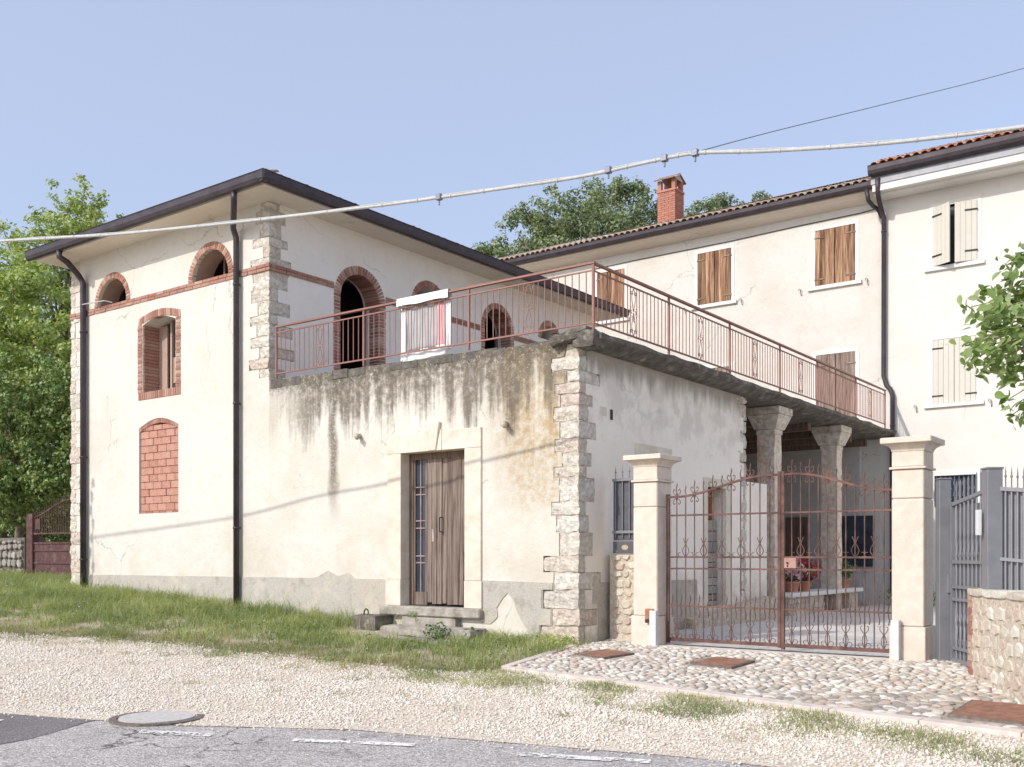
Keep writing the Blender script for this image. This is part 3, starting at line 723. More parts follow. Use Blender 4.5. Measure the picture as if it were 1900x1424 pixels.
for i in range(24):
    h = random.uniform(.26, .36); 
    if zz+h > 8: h = 8-zz
    if h > .1: rowsL.append((zz, zz+h, .20+(.17 if i % 2 else 0)+random.uniform(0, .05), .3+(0 if i % 2 else .2)))
    zz += h
    if zz >= 8: break
Pf = front(YA); Ps = side(XB); R90 = PI/2
# openings on the front: two lunettes, a narrow window, a bricked-up niche
L1 = (-19.40, 6.88, .53, .66); L2 = (-16.09, 6.88, .545, .69)
def lun_hole(L, ro=0): return [(L[0]-L[2]-ro, L[1])]+arch_pts(L[0], L[1], L[2]+ro, PI, 0, 14)[1:-1]+[(L[0]+L[2]+ro, L[1])]
def seg_hole(u0, u1, v0, vs, va): # segmental arch opening
    n = 8; return [(u0, v0), (u1, v0)]+[(u1+(u0-u1)*i/n, vs+(va-vs)*math.sin(PI*i/n)) for i in range(n+1)]
Wn = (-18.31, -17.19, 4.90, 6.27, 6.39); Nn = (-18.43, -17.10, 2.44, 4.18, 4.35)
rt = teeth(rowsB, XB, 2, -1); lt = teeth(rowsL, XL, 2, 1)
outer = [(XL, -.4), (XB, -.4), (XB, rowsB[0][0])]+rt+[(XB-rowsB[-1][2], ZE), (XL+rowsL[-1][2], ZE)]+lt[::-1]+[(XL, .4)]
wall('front_wall', Pf, outer, [lun_hole(L1), lun_hole(L2), seg_hole(*Wn), seg_hole(*Nn)], .45, M['barn'], barn)
# side wall towards the terrace
DS = (14.30, 6.62, .55, .72); SL1 = (16.38, 6.9, .46, .60); D2 = (18.80, 6.88, .50, .63); SL2 = (20.94, 7.0, .36, .50)
side_door = lambda D, b: [(D[0]-D[2], b), (D[0]+D[2], b)]+arch_pts(D[0], D[1], D[2], 0, PI, 14)
yl = [(YA, rowsB[0][0])]+teeth(rowsB, YA, 3, 1)
outer = [(YA+.4, -.4), (23.0, -.4), (23.0, ZE), (YA+rowsB[-1][3], ZE)]+teeth(rowsB, YA, 3, 1)[::-1]+[(YA+.4, rowsB[0][0])]
wall('side_wall', Ps, outer, [side_door(DS, 4.76), lun_hole(SL1), side_door(D2, 4.76), lun_hole(SL2)], .45, M['barn_side'], barn)
mb = MB(); mb.box(XL, XB-.45, 22.55, 23.0, -.4, ZE); mb.box(XL, XL+.45, YA+.6, 22.55, -.4, ZE); mb.build('rear_wall', M['barn'], barn)
mb = MB(); mb.box(XL+.014, XL+.4, YA+.014, YA+.5, -.4, ZE); mb.build('corner_core', M['mortar'], barn)
mb = MB(); mb.box(XB-.5, XB-.014, YA+.014, YA+.46, rowsB[0][0], ZE); mb.build('corner_core', M['mortar'], barn)
quoin(barn, (XB, YA), rowsB); quoin(barn, (XL, YA), [(a, b, c, d) for a, b, c, d in rowsL], sx=-1)
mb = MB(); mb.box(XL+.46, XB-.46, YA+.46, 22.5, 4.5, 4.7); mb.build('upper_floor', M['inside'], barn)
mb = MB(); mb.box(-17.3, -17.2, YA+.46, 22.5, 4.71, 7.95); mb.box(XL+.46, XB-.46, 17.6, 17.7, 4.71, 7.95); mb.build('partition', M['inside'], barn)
band(barn, Pf, XL-.0, L1[0]-L1[3]+.02, 6.75, 6.88); band(barn, Pf, L1[0]-L1[3]+.02, L2[0]+L2[3]-.02, 6.75, 6.88); band(barn, Pf, L2[0]+L2[3]-.02, XB+.02, 6.75, 6.88)
band(barn, Ps, YA-.01, DS[0]-DS[3], 6.75, 6.88); band(barn, Ps, DS[0]+DS[3], D2[0]-D2[3], 6.75, 6.88); band(barn, Ps, D2[0]+D2[3], 22.9, 6.75, 6.88)
def opening(name, par, boxes, mat, kind=None):
    mb = MB()
    for b in boxes: mb.box(*b)
    return mb.build(name, mat, par)
for L in (L1, L2):
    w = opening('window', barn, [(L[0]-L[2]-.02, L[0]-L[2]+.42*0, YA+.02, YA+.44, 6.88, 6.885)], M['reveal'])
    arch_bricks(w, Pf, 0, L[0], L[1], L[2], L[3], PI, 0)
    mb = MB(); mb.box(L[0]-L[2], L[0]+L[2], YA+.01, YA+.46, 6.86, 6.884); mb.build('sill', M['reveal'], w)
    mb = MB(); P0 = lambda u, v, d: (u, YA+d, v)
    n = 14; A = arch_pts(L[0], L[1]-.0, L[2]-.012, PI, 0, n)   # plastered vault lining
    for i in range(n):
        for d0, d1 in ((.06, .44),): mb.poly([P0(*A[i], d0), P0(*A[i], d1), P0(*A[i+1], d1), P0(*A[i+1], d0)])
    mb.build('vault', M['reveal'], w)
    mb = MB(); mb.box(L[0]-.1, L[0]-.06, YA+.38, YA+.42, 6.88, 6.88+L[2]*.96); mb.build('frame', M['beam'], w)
# narrow brick-framed window
w = opening('window', barn, [(Wn[0], Wn[1], YA+.40, YA+.43, 4.92, 4.98)], M['plank'])
jamb_bricks(w, Pf, 0, -18.47, -18.32, 4.90, 6.30); jamb_bricks(w, Pf, 0, -17.18, -17.02, 4.90, 6.30)
n = 19
for i in range(n): brick_at(w, Pf, 0, -18.44+(i+.5)*(1.42/n), 4.83, 1.42/n*.86, .15, .14, .015)
n = 21
for i in range(n):
    t = (i+.5)/n; u = -18.44+t*1.42; brick_at(w, Pf, 0, u, 6.335+.115*math.sin(PI*t)+.01, 1.42/n*.86, .15, .14, .013, (.5-t)*-.35)
jb = MB()
for i in range(20):
    z = 4.92+i*.068; jb.box(-18.30, -18.285+random.uniform(0, .012), YA+.02, YA+.42, z, z+.058)
jb.build('reveal_bricks', M['band'], w, kind='stuff')
mb = MB(); mb.box(-17.86, -17.80, YA+.34, YA+.42, 4.93, 6.36); mb.box(-17.80, -17.2, YA+.37, YA+.41, 5.1, 5.62); mb.box(-18.29, -18.0, YA+.37, YA+.41, 4.93, 6.3); mb.build('boards', M['reveal'], w)
mb = MB(); mb.box(-17.79, -17.42, YA+.39, YA+.40, 5.62, 6.3); mb.build('pane', M['glass'], w)
# bricked-up niche
w = opening('blocked_window', barn, [(Nn[0], Nn[1], YA+.06, YA+.40, Nn[2], 4.2)], M['mortar'])
z = Nn[2]+.05; r = 0
n = 16
for i in range(6): brick_at(w, Pf, 0, Nn[0]+(i+.5)*.2216, Nn[2]+.025, .21, .045, .08, -.02)
while z < 4.15:
    u = Nn[0]+.01-(.14 if r % 2 else 0); 
    while u < Nn[1]-.01:
        a, b = max(u, Nn[0]+.01), min(u+.29, Nn[1]-.01)
        if b-a > .04: brick_at(w, Pf, 0, (a+b)/2, min(z+.07, 4.17), b-a-.012, .135 if z < 4.05 else .10, .1, -.03+random.uniform(-.006, .006), 0, 'block')
        u += .29
    z += .1475; r += 1
n = 20
for i in range(n):
    t = (i+.5)/n; brick_at(w, Pf, 0, Nn[0]+t*(Nn[1]-Nn[0]), 4.12+.165*math.sin(PI*t)**.9+.03, 1.33/n*.86, .13, .10, -.01, (.5-t)*-.5)
# terrace side openings
for D, b in ((DS, 4.76), (D2, 4.76)):
    w = opening('doorway', barn, [(XB-.44, XB-.02, D[0]-D[2], D[0]+D[2], 4.74, 4.765)], M['step'])
    arch_bricks(w, Ps, R90, D[0], D[1], D[2]-.01, D[3], PI, 0, depth=.42)
    for u0, u1 in ((D[0]-D[3], D[0]-D[2]+.01), (D[0]+D[2]-.01, D[0]+D[3])): jamb_bricks(w, Ps, R90, u0, u1, 4.78, D[1], depth=.30)
    mb = MB(); mb.box(XB-.43, XB-.38, D[0]-D[2], D[0]-D[2]+.07, 4.77, D[1]); mb.box(XB-.43, XB-.38, D[0]+D[2]-.07, D[0]+D[2], 4.77, D[1]); mb.build('frame', M['plank'], w)
for L in (SL1, SL2):
    w = opening('window', barn, [(XB-.44, XB-.01, L[0]-L[2], L[0]+L[2], L[1]-.02, L[1]+.004)], M['reveal'])
    arch_bricks(w, Ps, R90, L[0], L[1], L[2], L[3], PI, 0)
# roof
ov = .60; x0, x1, y0, y1 = XL-.42, XB+ov, YA-ov, 23.6; xm = (x0+x1)/2; rz = 8.16; hh_ = (x1-xm)*.36
ra = (xm, y0+(x1-xm), rz+hh_); rb = (xm, y1-(x1-xm), rz+hh_)
mb = MB(); c4 = [(x0, y0, rz), (x1, y0, rz), (x1, y1, rz), (x0, y1, rz)]
mb.poly([c4[0], c4[1], ra]); mb.poly([c4[1], c4[2], rb, ra]); mb.poly([c4[2], c4[3], rb]); mb.poly([c4[3], c4[0], ra, rb]); mb.poly([(a, b, rz-.02) for a, b, _ in c4])
roof = mb.build('roof', M['tile_dark'], barn)
mb = MB(); mb.box(x0+.02, x1-.02, y0+.02, y1-.02, ZE+.001, rz-.021); mb.build('soffit', M['soffit'], barn)
TM = tile_mesh('tile_dark'); sl_ = Vector((0, 1, .36)).normalized()
tile_rows(roof, TM, Vector((x0+.05, y0-.05, rz+.0)), Vector((1, 0, 0)), sl_, int((x1-x0)/.2), 1)
tile_rows(roof, TM, Vector((x1+.05, y0+.2, rz+.0)), Vector((0, 1, 0)), Vector((-1, 0, .36)).normalized(), int((y1-y0)/.2), 1)
q = MB(); q.box(x1-.12, x1+.02, y0-.02, y0+.12, rz-.02, rz+.13); q.build('ridge_mortar', M['mortar'], roof, bevel=.04)
hip = Vector(ra)-Vector((x1, y0, rz)); hd = hip.normalized()
RT = tile_mesh('tile_dark', .42, .13, 8); sd = Vector((hd.y, -hd.x, 0)).normalized()
for i in range(12):
    p = Vector((x1-.10, y0+.10, rz+.05))+hd*(i*.37); o = piece('ridge_tile', RT, roof, p); o.rotation_euler = Matrix((sd, hd, sd.cross(hd))).transposed().to_euler()
gp = [(0, 0), (-.02, -.17), (-.06, -.20), (-.115, -.18), (-.14, -.12), (-.14, -.02), (-.155, 0)]
g1 = prism(gp, lambda a, p, q: (a, y0+p, rz+.034+q), x0-.12, x1+.15); g1.build('gutter', M['gutter'], barn)
g1 = prism(gp, lambda a, p, q: (x1-p, a, rz+.03+q), y0-.14, y1+.05); g1.build('gutter', M['gutter'], barn)
q = MB(); q.box(x1-.03, x1+.158, y0-.158, y0+.03, rz-.15, rz+.041); q.build('gutter_corner', M['gutter'], barn, bevel=.03)
xp = onY(440, 700, YA-.07)[0]
def pipe(par, pts, r=.055, clips=()):
    o = MB(); o.tube(pts, r, 10); o = o.build('downpipe', M['gutter'], par, True)
    for c in clips:
        m_ = MB(); m_.tube([(c[0], c[1], c[2]-.02), (c[0], c[1], c[2]+.02)], r+.01, 10); m_.box(c[0]-.01, c[0]+.01, c[1]+r, c[1]+r+.06, c[2]-.015, c[2]+.015); m_.build('clip', M['gutter'], o, True)
xa_ = onY(434, 370, y0-.05)[0]
pipe(barn, [(xa_, y0-.05, 8.0), (xa_, y0-.05, 7.9), (xa_*.6+xp*.4, YA-.45, 7.76), (xp, YA-.16, 7.62), (xp, YA-.09, 7.45), (xp, YA-.09, .45)], clips=[(xp, YA-.09, z) for z in (6.6, 4.4, 2.1)])
xq = onY(156, 700, YA-.07)[0]
xb_ = onY(110, 480, y0-.05)[0]
pipe(barn, [(xb_, y0-.05, 8.0), (xb_, y0-.05, 7.88), (xb_+.04, YA-.5, 7.80), (xq-.08, YA-.15, 7.62), (xq, YA-.09, 7.45), (xq, YA-.09, .7)], r=.065, clips=[(xq, YA-.09, z) for z in (6.4, 3.7, 1.5)])
mb = MB(); mb.tube([(xq+.02, YA-.13, 6.98), (xq+.9, YA-.14, 6.93), (xq+1.0, YA-.02, 6.9)], .012, 5); mb.build('bracket_wire', M['cable'], barn)
# plinth (roughcast), shared by barn and annex: the barn's stretch
def wob(u0, u1, z, n, a=.02): return [(u0+(u1-u0)*i/n, z+random.uniform(-a, a)) for i in range(n+1)]
top = [(-14.39, 1.2), (-15.2, 1.195), (-20.8, 1.175)]
wall('plinth', Pf, [(-20.75, -.3), (XB, -.3)]+top, [], .03, M['plinth'], barn, d0=-.014)

# ================================================================== ANNEX with the roof terrace
XC = -7.74
annex = empty('terraced_outbuilding', (XC, YA, .3), 'low stained outbuilding with a roof terrace, plank door and rough stone corner', 'building')
T_ = [(658, 685, 1023, 1090), (685, 708, 1051, 1113), (708, 729, 1029, 1087), (729, 751, 1039, 1100), (751, 780, 1027, 1091), (780, 812, 1038, 1106), (812, 838, 1029, 1089), (838, 864, 1043, 1098),
      (864, 885, 1027, 1089), (885, 930, 1037, 1104), (930, 956, 1023, 1088), (956, 988, 1032, 1093), (988, 1032, 1037, 1101), (1032, 1063, 1008, 1086), (1063, 1096, 1027, 1115), (1096, 1132, 1007, 1086), (1132, 1164, 1024, 1108), (1164, 1212, 1002, 1083)]
zc = lambda y: EYE+(HY-y)/FOC*14.25
rowsT = sorted([(zc(b), zc(a), XC-onY(l, a, YA)[0], max(.16, onX(r, a, XC)[0]-YA)) for a, b, l, r in T_])
rowsT = [(rowsT[i][0], rowsT[i+1][0] if i+1 < len(rowsT) else rowsT[i][1], rowsT[i][2], rowsT[i][3]) for i in range(len(rowsT))]
quoin(annex, (XC, YA), rowsT)
zt = rowsT[-1][1]
mb = MB(); mb.box(XC-.5, XC-.016, YA+.016, YA+.5, -.3, 4.6); mb.build('corner_core', M['mortar'], annex)
du0, _ = onY(746, 900, YA); du1, _ = onY(864, 900, YA); dz0 = onY(800, 1126, YA)[1]; dz1 = .5*(onY(746, 841.8, YA)[1]+onY(864, 832.7, YA)[1])
fu0 = onY(721, 900, YA)[0]; fu1 = onY(894.5, 900, YA)[0]; fz1 = .5*(onY(721, 809, YA)[1]+onY(894.5, 793, YA)[1])
topw = []; n = 40
for i in range(n+1):
    t = i/n; u = XC-.2+(XB-XC+.2)*t; topw.append((u, 4.66+.10*t+.04*noise.noise(Vector((u*3, 0, 0)))+random.uniform(-.015, .015)))
outer = [(XB, -.4), (XC-rowsT[0][2], -.4)]+teeth(rowsT, XC, 2, -1)+[(XC-.25, zt)]+topw
wall('front_wall', Pf, outer, [[(du0-.01, dz0-.01), (du1+.01, dz0-.01), (du1+.01, dz1+.01), (du0-.01, dz1+.01)]], .45, M['annex_front'], annex)
# crumbling coping along the top
mb = MB(); u = XB+.05
while u < XC-.35:
    w_ = random.uniform(.15, .5); mb.box(u, u+w_-.01, YA+random.uniform(-.015, .03), YA+.4, 4.60, 4.74+.02*random.random()-.06*(u-XB)/6.6); u += w_
mb.build('coping', M['slab'], annex)
# side wall and its stump
su0, _ = onX(1312, 1000, XC); su1, _ = onX(1345, 1000, XC); sz0 = onX(1330, 1125, XC)[1]; sz1 = onX(1330, 906, XC)[1]
end = []; z = -.3; k = 0
while z < 4.54:
    h = random.uniform(.18, .34); o_ = .10+(.14 if k % 2 else 0)+random.uniform(0, .05); end += [(17.75-o_, z), (17.75-o_, min(z+h, 4.54))]; z += h; k += 1
end_rows = []
outer = [(YA+rowsT[0][3], -.4)]+end+[(YA+.2, 4.54), (YA+.2, zt)]+teeth(rowsT, YA, 3, 1)[::-1]
wall('side_wall', side(XC), outer, [[(su0, sz0), (su1, sz0), (su1, sz1), (su0, sz1)]], .45, M['annex_side'], annex)
z = .2; k = 0
while z < 4.5:
    h = random.uniform(.2, .34); h = min(h, 4.54-z); lx = .30+(.14 if k % 2 else 0)
    m_ = rough_block(.40, lx, h-.015, random.random()*9, .03); m_.materials.append(M['stone']); piece('stone', m_, annex, (XC-.205, 17.78-lx/2, z+h/2)); z += h; k += 1
mb = MB(); mb.box(XC-.44, XC-.03, 17.3, 17.70, -.3, 4.5); mb.build('end_core', M['mortar'], annex)
lw = MB(); lw.box(XC-.32, XC-.03, 17.76, 18.82, -.2, 2.98); lw.build('low_wall', M['annex_side'], annex)
# interior shell so that nothing is seen through
mb = MB(); mb.box(XB+.02, XC-.46, 17.1, 17.3, -.3, 4.5); mb.build('cross_wall', M['porch'], annex)
# window lintel and side door
lu0 = onX(1178, 840, XC)[0]; lu1 = onX(1246, 840, XC)[0]
mb = MB(); mb.pbox(side(XC), lu0, lu1, onX(1178, 848, XC)[1], onX(1178, 822, XC)[1], -.012, .1); mb.build('lintel', M['frame_stone'], annex, bevel=.004)
mb = MB(); mb.pbox(side(XC), lu0+.15, lu1-.15, 1.4, onX(1178, 848, XC)[1]-.002, -.008, .1); mb.build('window_board', M['dkgrey'], annex)
d = opening('side_door', annex, [(XC-.30, XC-.24, su0+.02, su1-.02, sz0+1.55, sz1-.03)], M['orange_wood'])
Psd = side(XC)
for a, b, z0, z1, m_ in ((su0-.16, su0, sz0, sz1+.16, 'frame_stone'), (su1, su1+.22, sz0, sz1+.16, 'frame_stone'), (su0, su1, sz1, sz1+.16, 'frame_stone')):
    q = MB(); q.pbox(Psd, a+.001, b-.001, z0, z1, -.02, .3); q.build('frame_block', M[m_], d, bevel=.006)
z = sz0; 
while z < sz0+1.5:
    h = random.uniform(.09, .2); m_ = rough_block(.16, su1-su0-.02, h-.01, random.random()*9, .02, 2); m_.materials.append(M['drystone']); piece('stone', m_, d, (XC-.22, (su0+su1)/2, z+h/2)); z += h
m_ = MB(); m_.box(XC-.15, XC+.02, su0-.05, su1+.05, sz0-.08, sz0-.002); m_.build('sill', M['sill'], d)
# foot of the side wall: rough stone bench
mb = MB(); mb.hexa([(XC+.002, 15.2, .2), (XC+.22, 15.2, .2), (XC+.30, 18.7, .2), (XC+.002, 18.7, .2), (XC+.002, 15.2, .55), (XC+.20, 15.2, .52), (XC+.26, 18.7, .78), (XC+.002, 18.7, .80)]); mb.build('footing', M['rubble_mortar'], annex)
wall('plinth', side(XC), [(YA+.5, -.3), (15.7, -.3), (15.7, 1.18), (YA+.36, 1.2), (YA+.36, .9), (YA+.5, .9)], [], .03, M['plinth'], annex, d0=-.012)
# meter slot, plates
for (a, b, c, d_), nm, mt in (((1113, 757, 1125, 770), 'wall_plate', 'frame_stone'), ((1132, 761, 1136.5, 779), 'wall_slot', 'iron')):
    p = onX(a, d_, XC); q = onX(c, b, XC); m_ = MB(); m_.pbox(Psd, p[0], q[0], p[1], q[1], -.008, .02); m_.build(nm, M[mt], annex)
# plinth pieces of the front
a = lambda x, y: onY(x, y, YA)
bd = [(XB, -.3), (fu0-.01, -.3), (fu0-.01, 1.2)]+[(fu0-.3, 1.2), (-12.2, 1.2), (-12.35, 1.30), (-12.6, 1.24), (-12.85, 1.33), (-13.1, 1.22), (-13.3, 1.2), (XB, 1.2)]
wall('plinth', Pf, bd, [], .03, M['plinth'], annex, d0=-.014)
plq = [a(892, 1156), a(888.7, 1156.4), a(910.6, 1158), a(918, 1152), a(924, 1144.6), a(922.5, 1128), a(932, 1112), a(942.7, 1100), a(952, 1112), a(960, 1135), a(964.6, 1144.6), a(978, 1168), (a(991, 1202)[0], .1), (XC-rowsT[0][2]-.01, .1), (XC-rowsT[0][2]-.01, rowsT[1][0])]
tt = [p for r in rowsT[1:5] for p in ((XC-r[2]-.012, r[0]), (XC-r[2]-.012, min(r[1], 1.2)))]
plq = plq+[p for p in tt if p[1] <= 1.2]+[(fu1+.01, 1.215), (fu1+.01, a(889, 1156)[1])]
cl = []
for p in plq:
    if not cl or (abs(p[0]-cl[-1][0])+abs(p[1]-cl[-1][1])) > .004: cl.append(p)
wall('plinth', Pf, cl, [], .03, M['plinth'], annex, d0=-.014)
# door with its stone surround
door = opening('door', annex, [(du0, du0+.085, YA+.17, YA+.26, dz0+.01, dz1), (du0+.085, du1, YA+.17, YA+.26, dz1-.10, dz1)], M['beam'])
jz = onY(721, 1075, YA)[1]; q = MB()
q.pbox(Pf, fu0, du0, jz+.003, dz1-.003, -.035, .2); q.build('jamb', M['frame_stone'], annex, bevel=.006)
q = MB(); q.pbox(Pf, du1, fu1, jz+.003, dz1-.003, -.035, .2); q.build('jamb', M['frame_stone'], annex, bevel=.006)
for u0, u1 in ((fu0-.035, du0+.002), (du1-.002, fu1+.02)):
    q = MB(); q.pbox(Pf, u0, u1, dz0, jz, -.045, .2); q.build('jamb_base', M['frame_stone'], annex, bevel=.006)
k0 = onY(795, 800, YA)[0]; k1 = onY(819, 800, YA)[0]; km0 = onY(799, 800, YA)[0]; km1 = onY(812, 800, YA)[0]; kt = onY(806, 784, YA)[1]
for u0, u1, b0, b1 in ((fu0, k0-.035, None, None), (k1+.035, fu1, None, None)):
    q = MB(); q.pbox(Pf, u0, u1, dz1, fz1, -.035, .2); q.build('lintel_block', M['frame_stone'], annex, bevel=.006)
q = MB(); P_ = Pf
q.hexa([P_(km0, dz1, -.06), P_(km1, dz1, -.06), P_(km1, dz1, .2), P_(km0, dz1, .2), P_(k0, kt, -.06), P_(k1, kt, -.06), P_(k1, kt, .2), P_(k0, kt, .2)]); q.build('keystone', M['frame_stone'], annex, bevel=.010)
for s, a0, a1, c0, c1 in ((-1, k0-.033, k0-.004, k0-.032, km0-.004), (1, k1+.004, k1+.033, km1+.004, k1+.032)):
    q = MB(); q.hexa([P_(c0, dz1, -.04), P_(c1, dz1, -.04), P_(c1, dz1, .2), P_(c0, dz1, .2), P_(a0, fz1+.02, -.04), P_(a1, fz1+.02, -.04), P_(a1, fz1+.02, .2), P_(a0, fz1+.02, .2)]); q.build('lintel_wedge', M['frame_stone'], annex, bevel=.004)
gx0, gx1 = du0+.10, onY(791, 900, YA+.18)[0]
q = MB(); q.box(gx0-.015, gx1, YA+.19, YA+.24, dz0+.01, dz0+.22); q.box(gx1-.03, gx1+.02, YA+.185, YA+.24, dz0+.22, dz1-.1); q.box(gx0-.015, gx0+.02, YA+.185, YA+.24, dz0+.22, dz1-.1); q.build('glazed_panel_frame', M['plank'], door)
q = MB(); q.box(gx0+.02, gx1-.03, YA+.215, YA+.222, dz0+.22, dz1-.1); q.build('pane', M['glass'], door)
q = MB(); gm = (gx0+gx1)/2; q.box(gm-.012, gm+.006, YA+.195, YA+.214, dz0+.22, dz1-.1)
for py in (905, 918.5, 967, 980.5, 1032, 1044.5):
    z = onY(775, py, YA+.2)[1]; q.box(gx0+.02, gx1-.03, YA+.197, YA+.2135, z-.009, z+.009)
q.build('glazing_bar', M['bars'], door)
pu0, pu1 = gx1+.015, du1-.005; n = 9; sh = [0, 0, .004, -.004, .0, -.010, -.045, -.075, .0]
for i in range(n):
    w_ = (pu1-pu0)/n; u = pu0+i*w_; ln = sh[i]; y = YA+.185-(.02 if i in (6, 7) else 0)+random.uniform(-.009, .006); b = dz0+.012+random.uniform(0, .05); t_ = dz1-.1
    q = MB(); q.hexa([(u+ln+.005, y, b), (u+w_+ln-.008, y-.006, b), (u+w_+ln-.008, y+.03, b), (u+ln+.005, y+.03, b), (u+.003, y+.004, t_), (u+w_-.004, y, t_), (u+w_-.004, y+.03, t_), (u+.003, y+.03, t_)])
    q.build('plank', M['plank'], door)
q = MB(); q.box(pu0-.01, pu1+.005, YA+.235, YA+.25, dz0, dz1-.09); q.build('gap_shade_backing', M['dark'], door)  # near-black sheet: the shade seen through the plank gaps, as colour
hu, hz = onY(818, 975, YA+.15); q = MB(); q.tube([(hu, YA+.18, hz-.11), (hu, YA+.12, hz-.10), (hu+.0, YA+.115, hz), (hu, YA+.12, hz+.12), (hu, YA+.18, hz+.13)], .010, 6); q.build('handle', M['iron'], door)
q = MB(); q.box(onY(803, 975, YA+.17)[0]-.02, onY(803, 975, YA+.17)[0]+.02, YA+.172, YA+.186, hz-.26, hz-.06); q.build('lock_plate', M['step'], door)
tu0, tu1 = onY(712, 1135, YA)[0], onY(898, 1135, YA)[0]
q = MB(); q.box(tu0, tu1, YA-.12, YA+.16, dz0-.155, dz0); q.build('threshold', M['step'], annex, bevel=.02)
# drain spouts
for px, py in ((672, 811), (945, 789)):
    u, z = onY(px, py, YA); q = MB(); q.tube([(u-.05, YA+.02, z+.02), (u-.03, YA-.12, z+.01), (u+.03, YA-.14, z-.03)], .04, 8); q.build('drain_spout', M['mortar'], annex, True)
# slab with rough cove edge
n = 60; ring = []; mb = MB()
prof = [(-.5, 0), (0, 0), (.16, .02), (.28, .07), (.36, .10), (.37, .17), (-.5, .19)]
for i in range(n+1):
    Y = YA+.03+(26.15-YA-.03)*i/n
    for p, q_ in prof:
        nz = noise.noise(Vector((Y*2.2, p*5, q_*9)))*.045 if p > 0 else 0
        mb.v.append((XC+p+nz, Y, 4.54+q_+nz*.5 if q_ < .18 else 4.73))
k = len(prof)
for i in range(n):
    for j in range(k): a0 = i*k+j; b0 = i*k+(j+1) % k; mb.f.append((a0, b0, b0+k, a0+k))
mb.f.append(tuple(range(k))); mb.f.append(tuple(range(n*k, n*k+k)))
mb.build('cornice', M['slab'], annex, False)
mb = MB(); mb.box(XB+.002, XC-.51, YA+.46, 26.18, 4.52, 4.72); mb.build('terrace_slab', M['slab'], annex)
mb = MB()
for Y in (19.0, 20.4, 21.8, 23.2, 24.6, 25.8): mb.box(XB+.02, XC-.3, Y, Y+.16, 4.36, 4.535)
mb.build('beams', M['beam'], annex, kind='stuff')
m_ = rough_block(.62, .34, .14, 3.3, .05, 4); m_.materials.append(M['slab']); cx_, cz_ = onY(1058, 624, 11.95)
o = piece('coping_stone', m_, annex, (cx_-.03, 12.05, 4.70)); o.rotation_euler = (.0, -.22, .1)
m_ = rough_block(.34, .4, .22, 5.3, .05, 4); m_.materials.append(M['slab']); piece('coping_stone', m_, annex, (XC+.12, 12.12, 4.63))
# columns
for px in (1437, 1552.5):
    yc = onX(px, 900, XC)[0]; u0, u1 = XC-.36, XC
    q = MB(); n = 10; bz = .35
    rings = []
    for i in range(n+1):
        z = bz+(4.02-bz)*i/n
        for (x, y) in ((u0, yc), (u1, yc), (u1, yc+.36), (u0, yc+.36)): q.v.append((x+random.uniform(-.012, .012), y+random.uniform(-.012, .012), z))
    for i in range(n):
        for j in range(4): a0 = i*4+j; b0 = i*4+(j+1) % 4; q.f.append((a0, b0, b0+4, a0+4))
    q.build('column', M['column'], annex)
    cx_, cy_ = (u0+u1)/2, yc+.18
    for r0, r1, z0, z1, nm in ((.20, .20, 4.0, 4.10, 'capital_neck'), (.23, .34, 4.10, 4.38, 'capital'), (.35, .35, 4.385, 4.535, 'abacus')):
        q = MB(); q.hexa([(cx_-r0, cy_-r0, z0), (cx_+r0, cy_-r0, z0), (cx_+r0, cy_+r0, z0), (cx_-r0, cy_+r0, z0), (cx_-r1, cy_-r1, z1), (cx_+r1, cy_-r1, z1), (cx_+r1, cy_+r1, z1), (cx_-r1, cy_+r1, z1)]); q.build(nm, M['capital'], annex, bevel=.012)
# porch interior
q = MB(); q.box(XB+.01, XC-.5, 26.0, 26.17, 0, 4.5); q.build('porch_back_wall', M['porch'], annex)
for x in (-13.2, -10.9): q = MB(); q.box(x, x+1.3, 25.93, 25.99, .35, 2.6); q.build('porch_door', M['beam'], annex)
q = MB(); q.box(-9.2, -7.9, 25.94, 25.99, 1.3, 2.6); q.build('porch_window', M['glass'], annex)

# ================================================================== steps and sunken box by the door
stp = empty('door_steps', (-10.6, 11.5, .4), 'two worn grey stone steps up to the plank door', 'steps')
for y0_, y1_, z0, z1, a0, a1 in ((11.42, 11.87, .36, .50, onY(705, 1165, 11.42)[0], onY(872, 1165, 11.42)[0]), (11.05, 11.50, .2, .345, onY(690, 1185, 11.05)[0], onY(850, 1185, 11.05)[0])):
    m_ = rough_block(a1-a0, y1_-y0_, z1-z0, a0, .02, 5); m_.materials.append(M['step']); piece('tread', m_, stp, ((a0+a1)/2, (y0_+y1_)/2, (z0+z1)/2))
q = MB(); q.box(-11.25, -9.75, 11.5, 11.99, .1, .40); q.box(-11.0, -9.9, 11.86, 11.98, .1, .62); q.build('masonry', M['step'], stp)
kb = empty('stone_block', (-11.6, 11.7, .4), 'grey stone block with an iron ring left of the door steps', 'block')
m_ = rough_block(.5, .4, .35, 4.1, .02, 3); m_.materials.append(M['slab']); piece('block', m_, kb, (-11.55, 11.76, .46))
q = MB(); q.tube([(-11.60+.05*math.cos(t), 11.66, .64+.09*math.sin(t)) for t in [PI*1.1*i/8 for i in range(9)]], .012, 6); q.build('ring', M['iron'], kb, True)

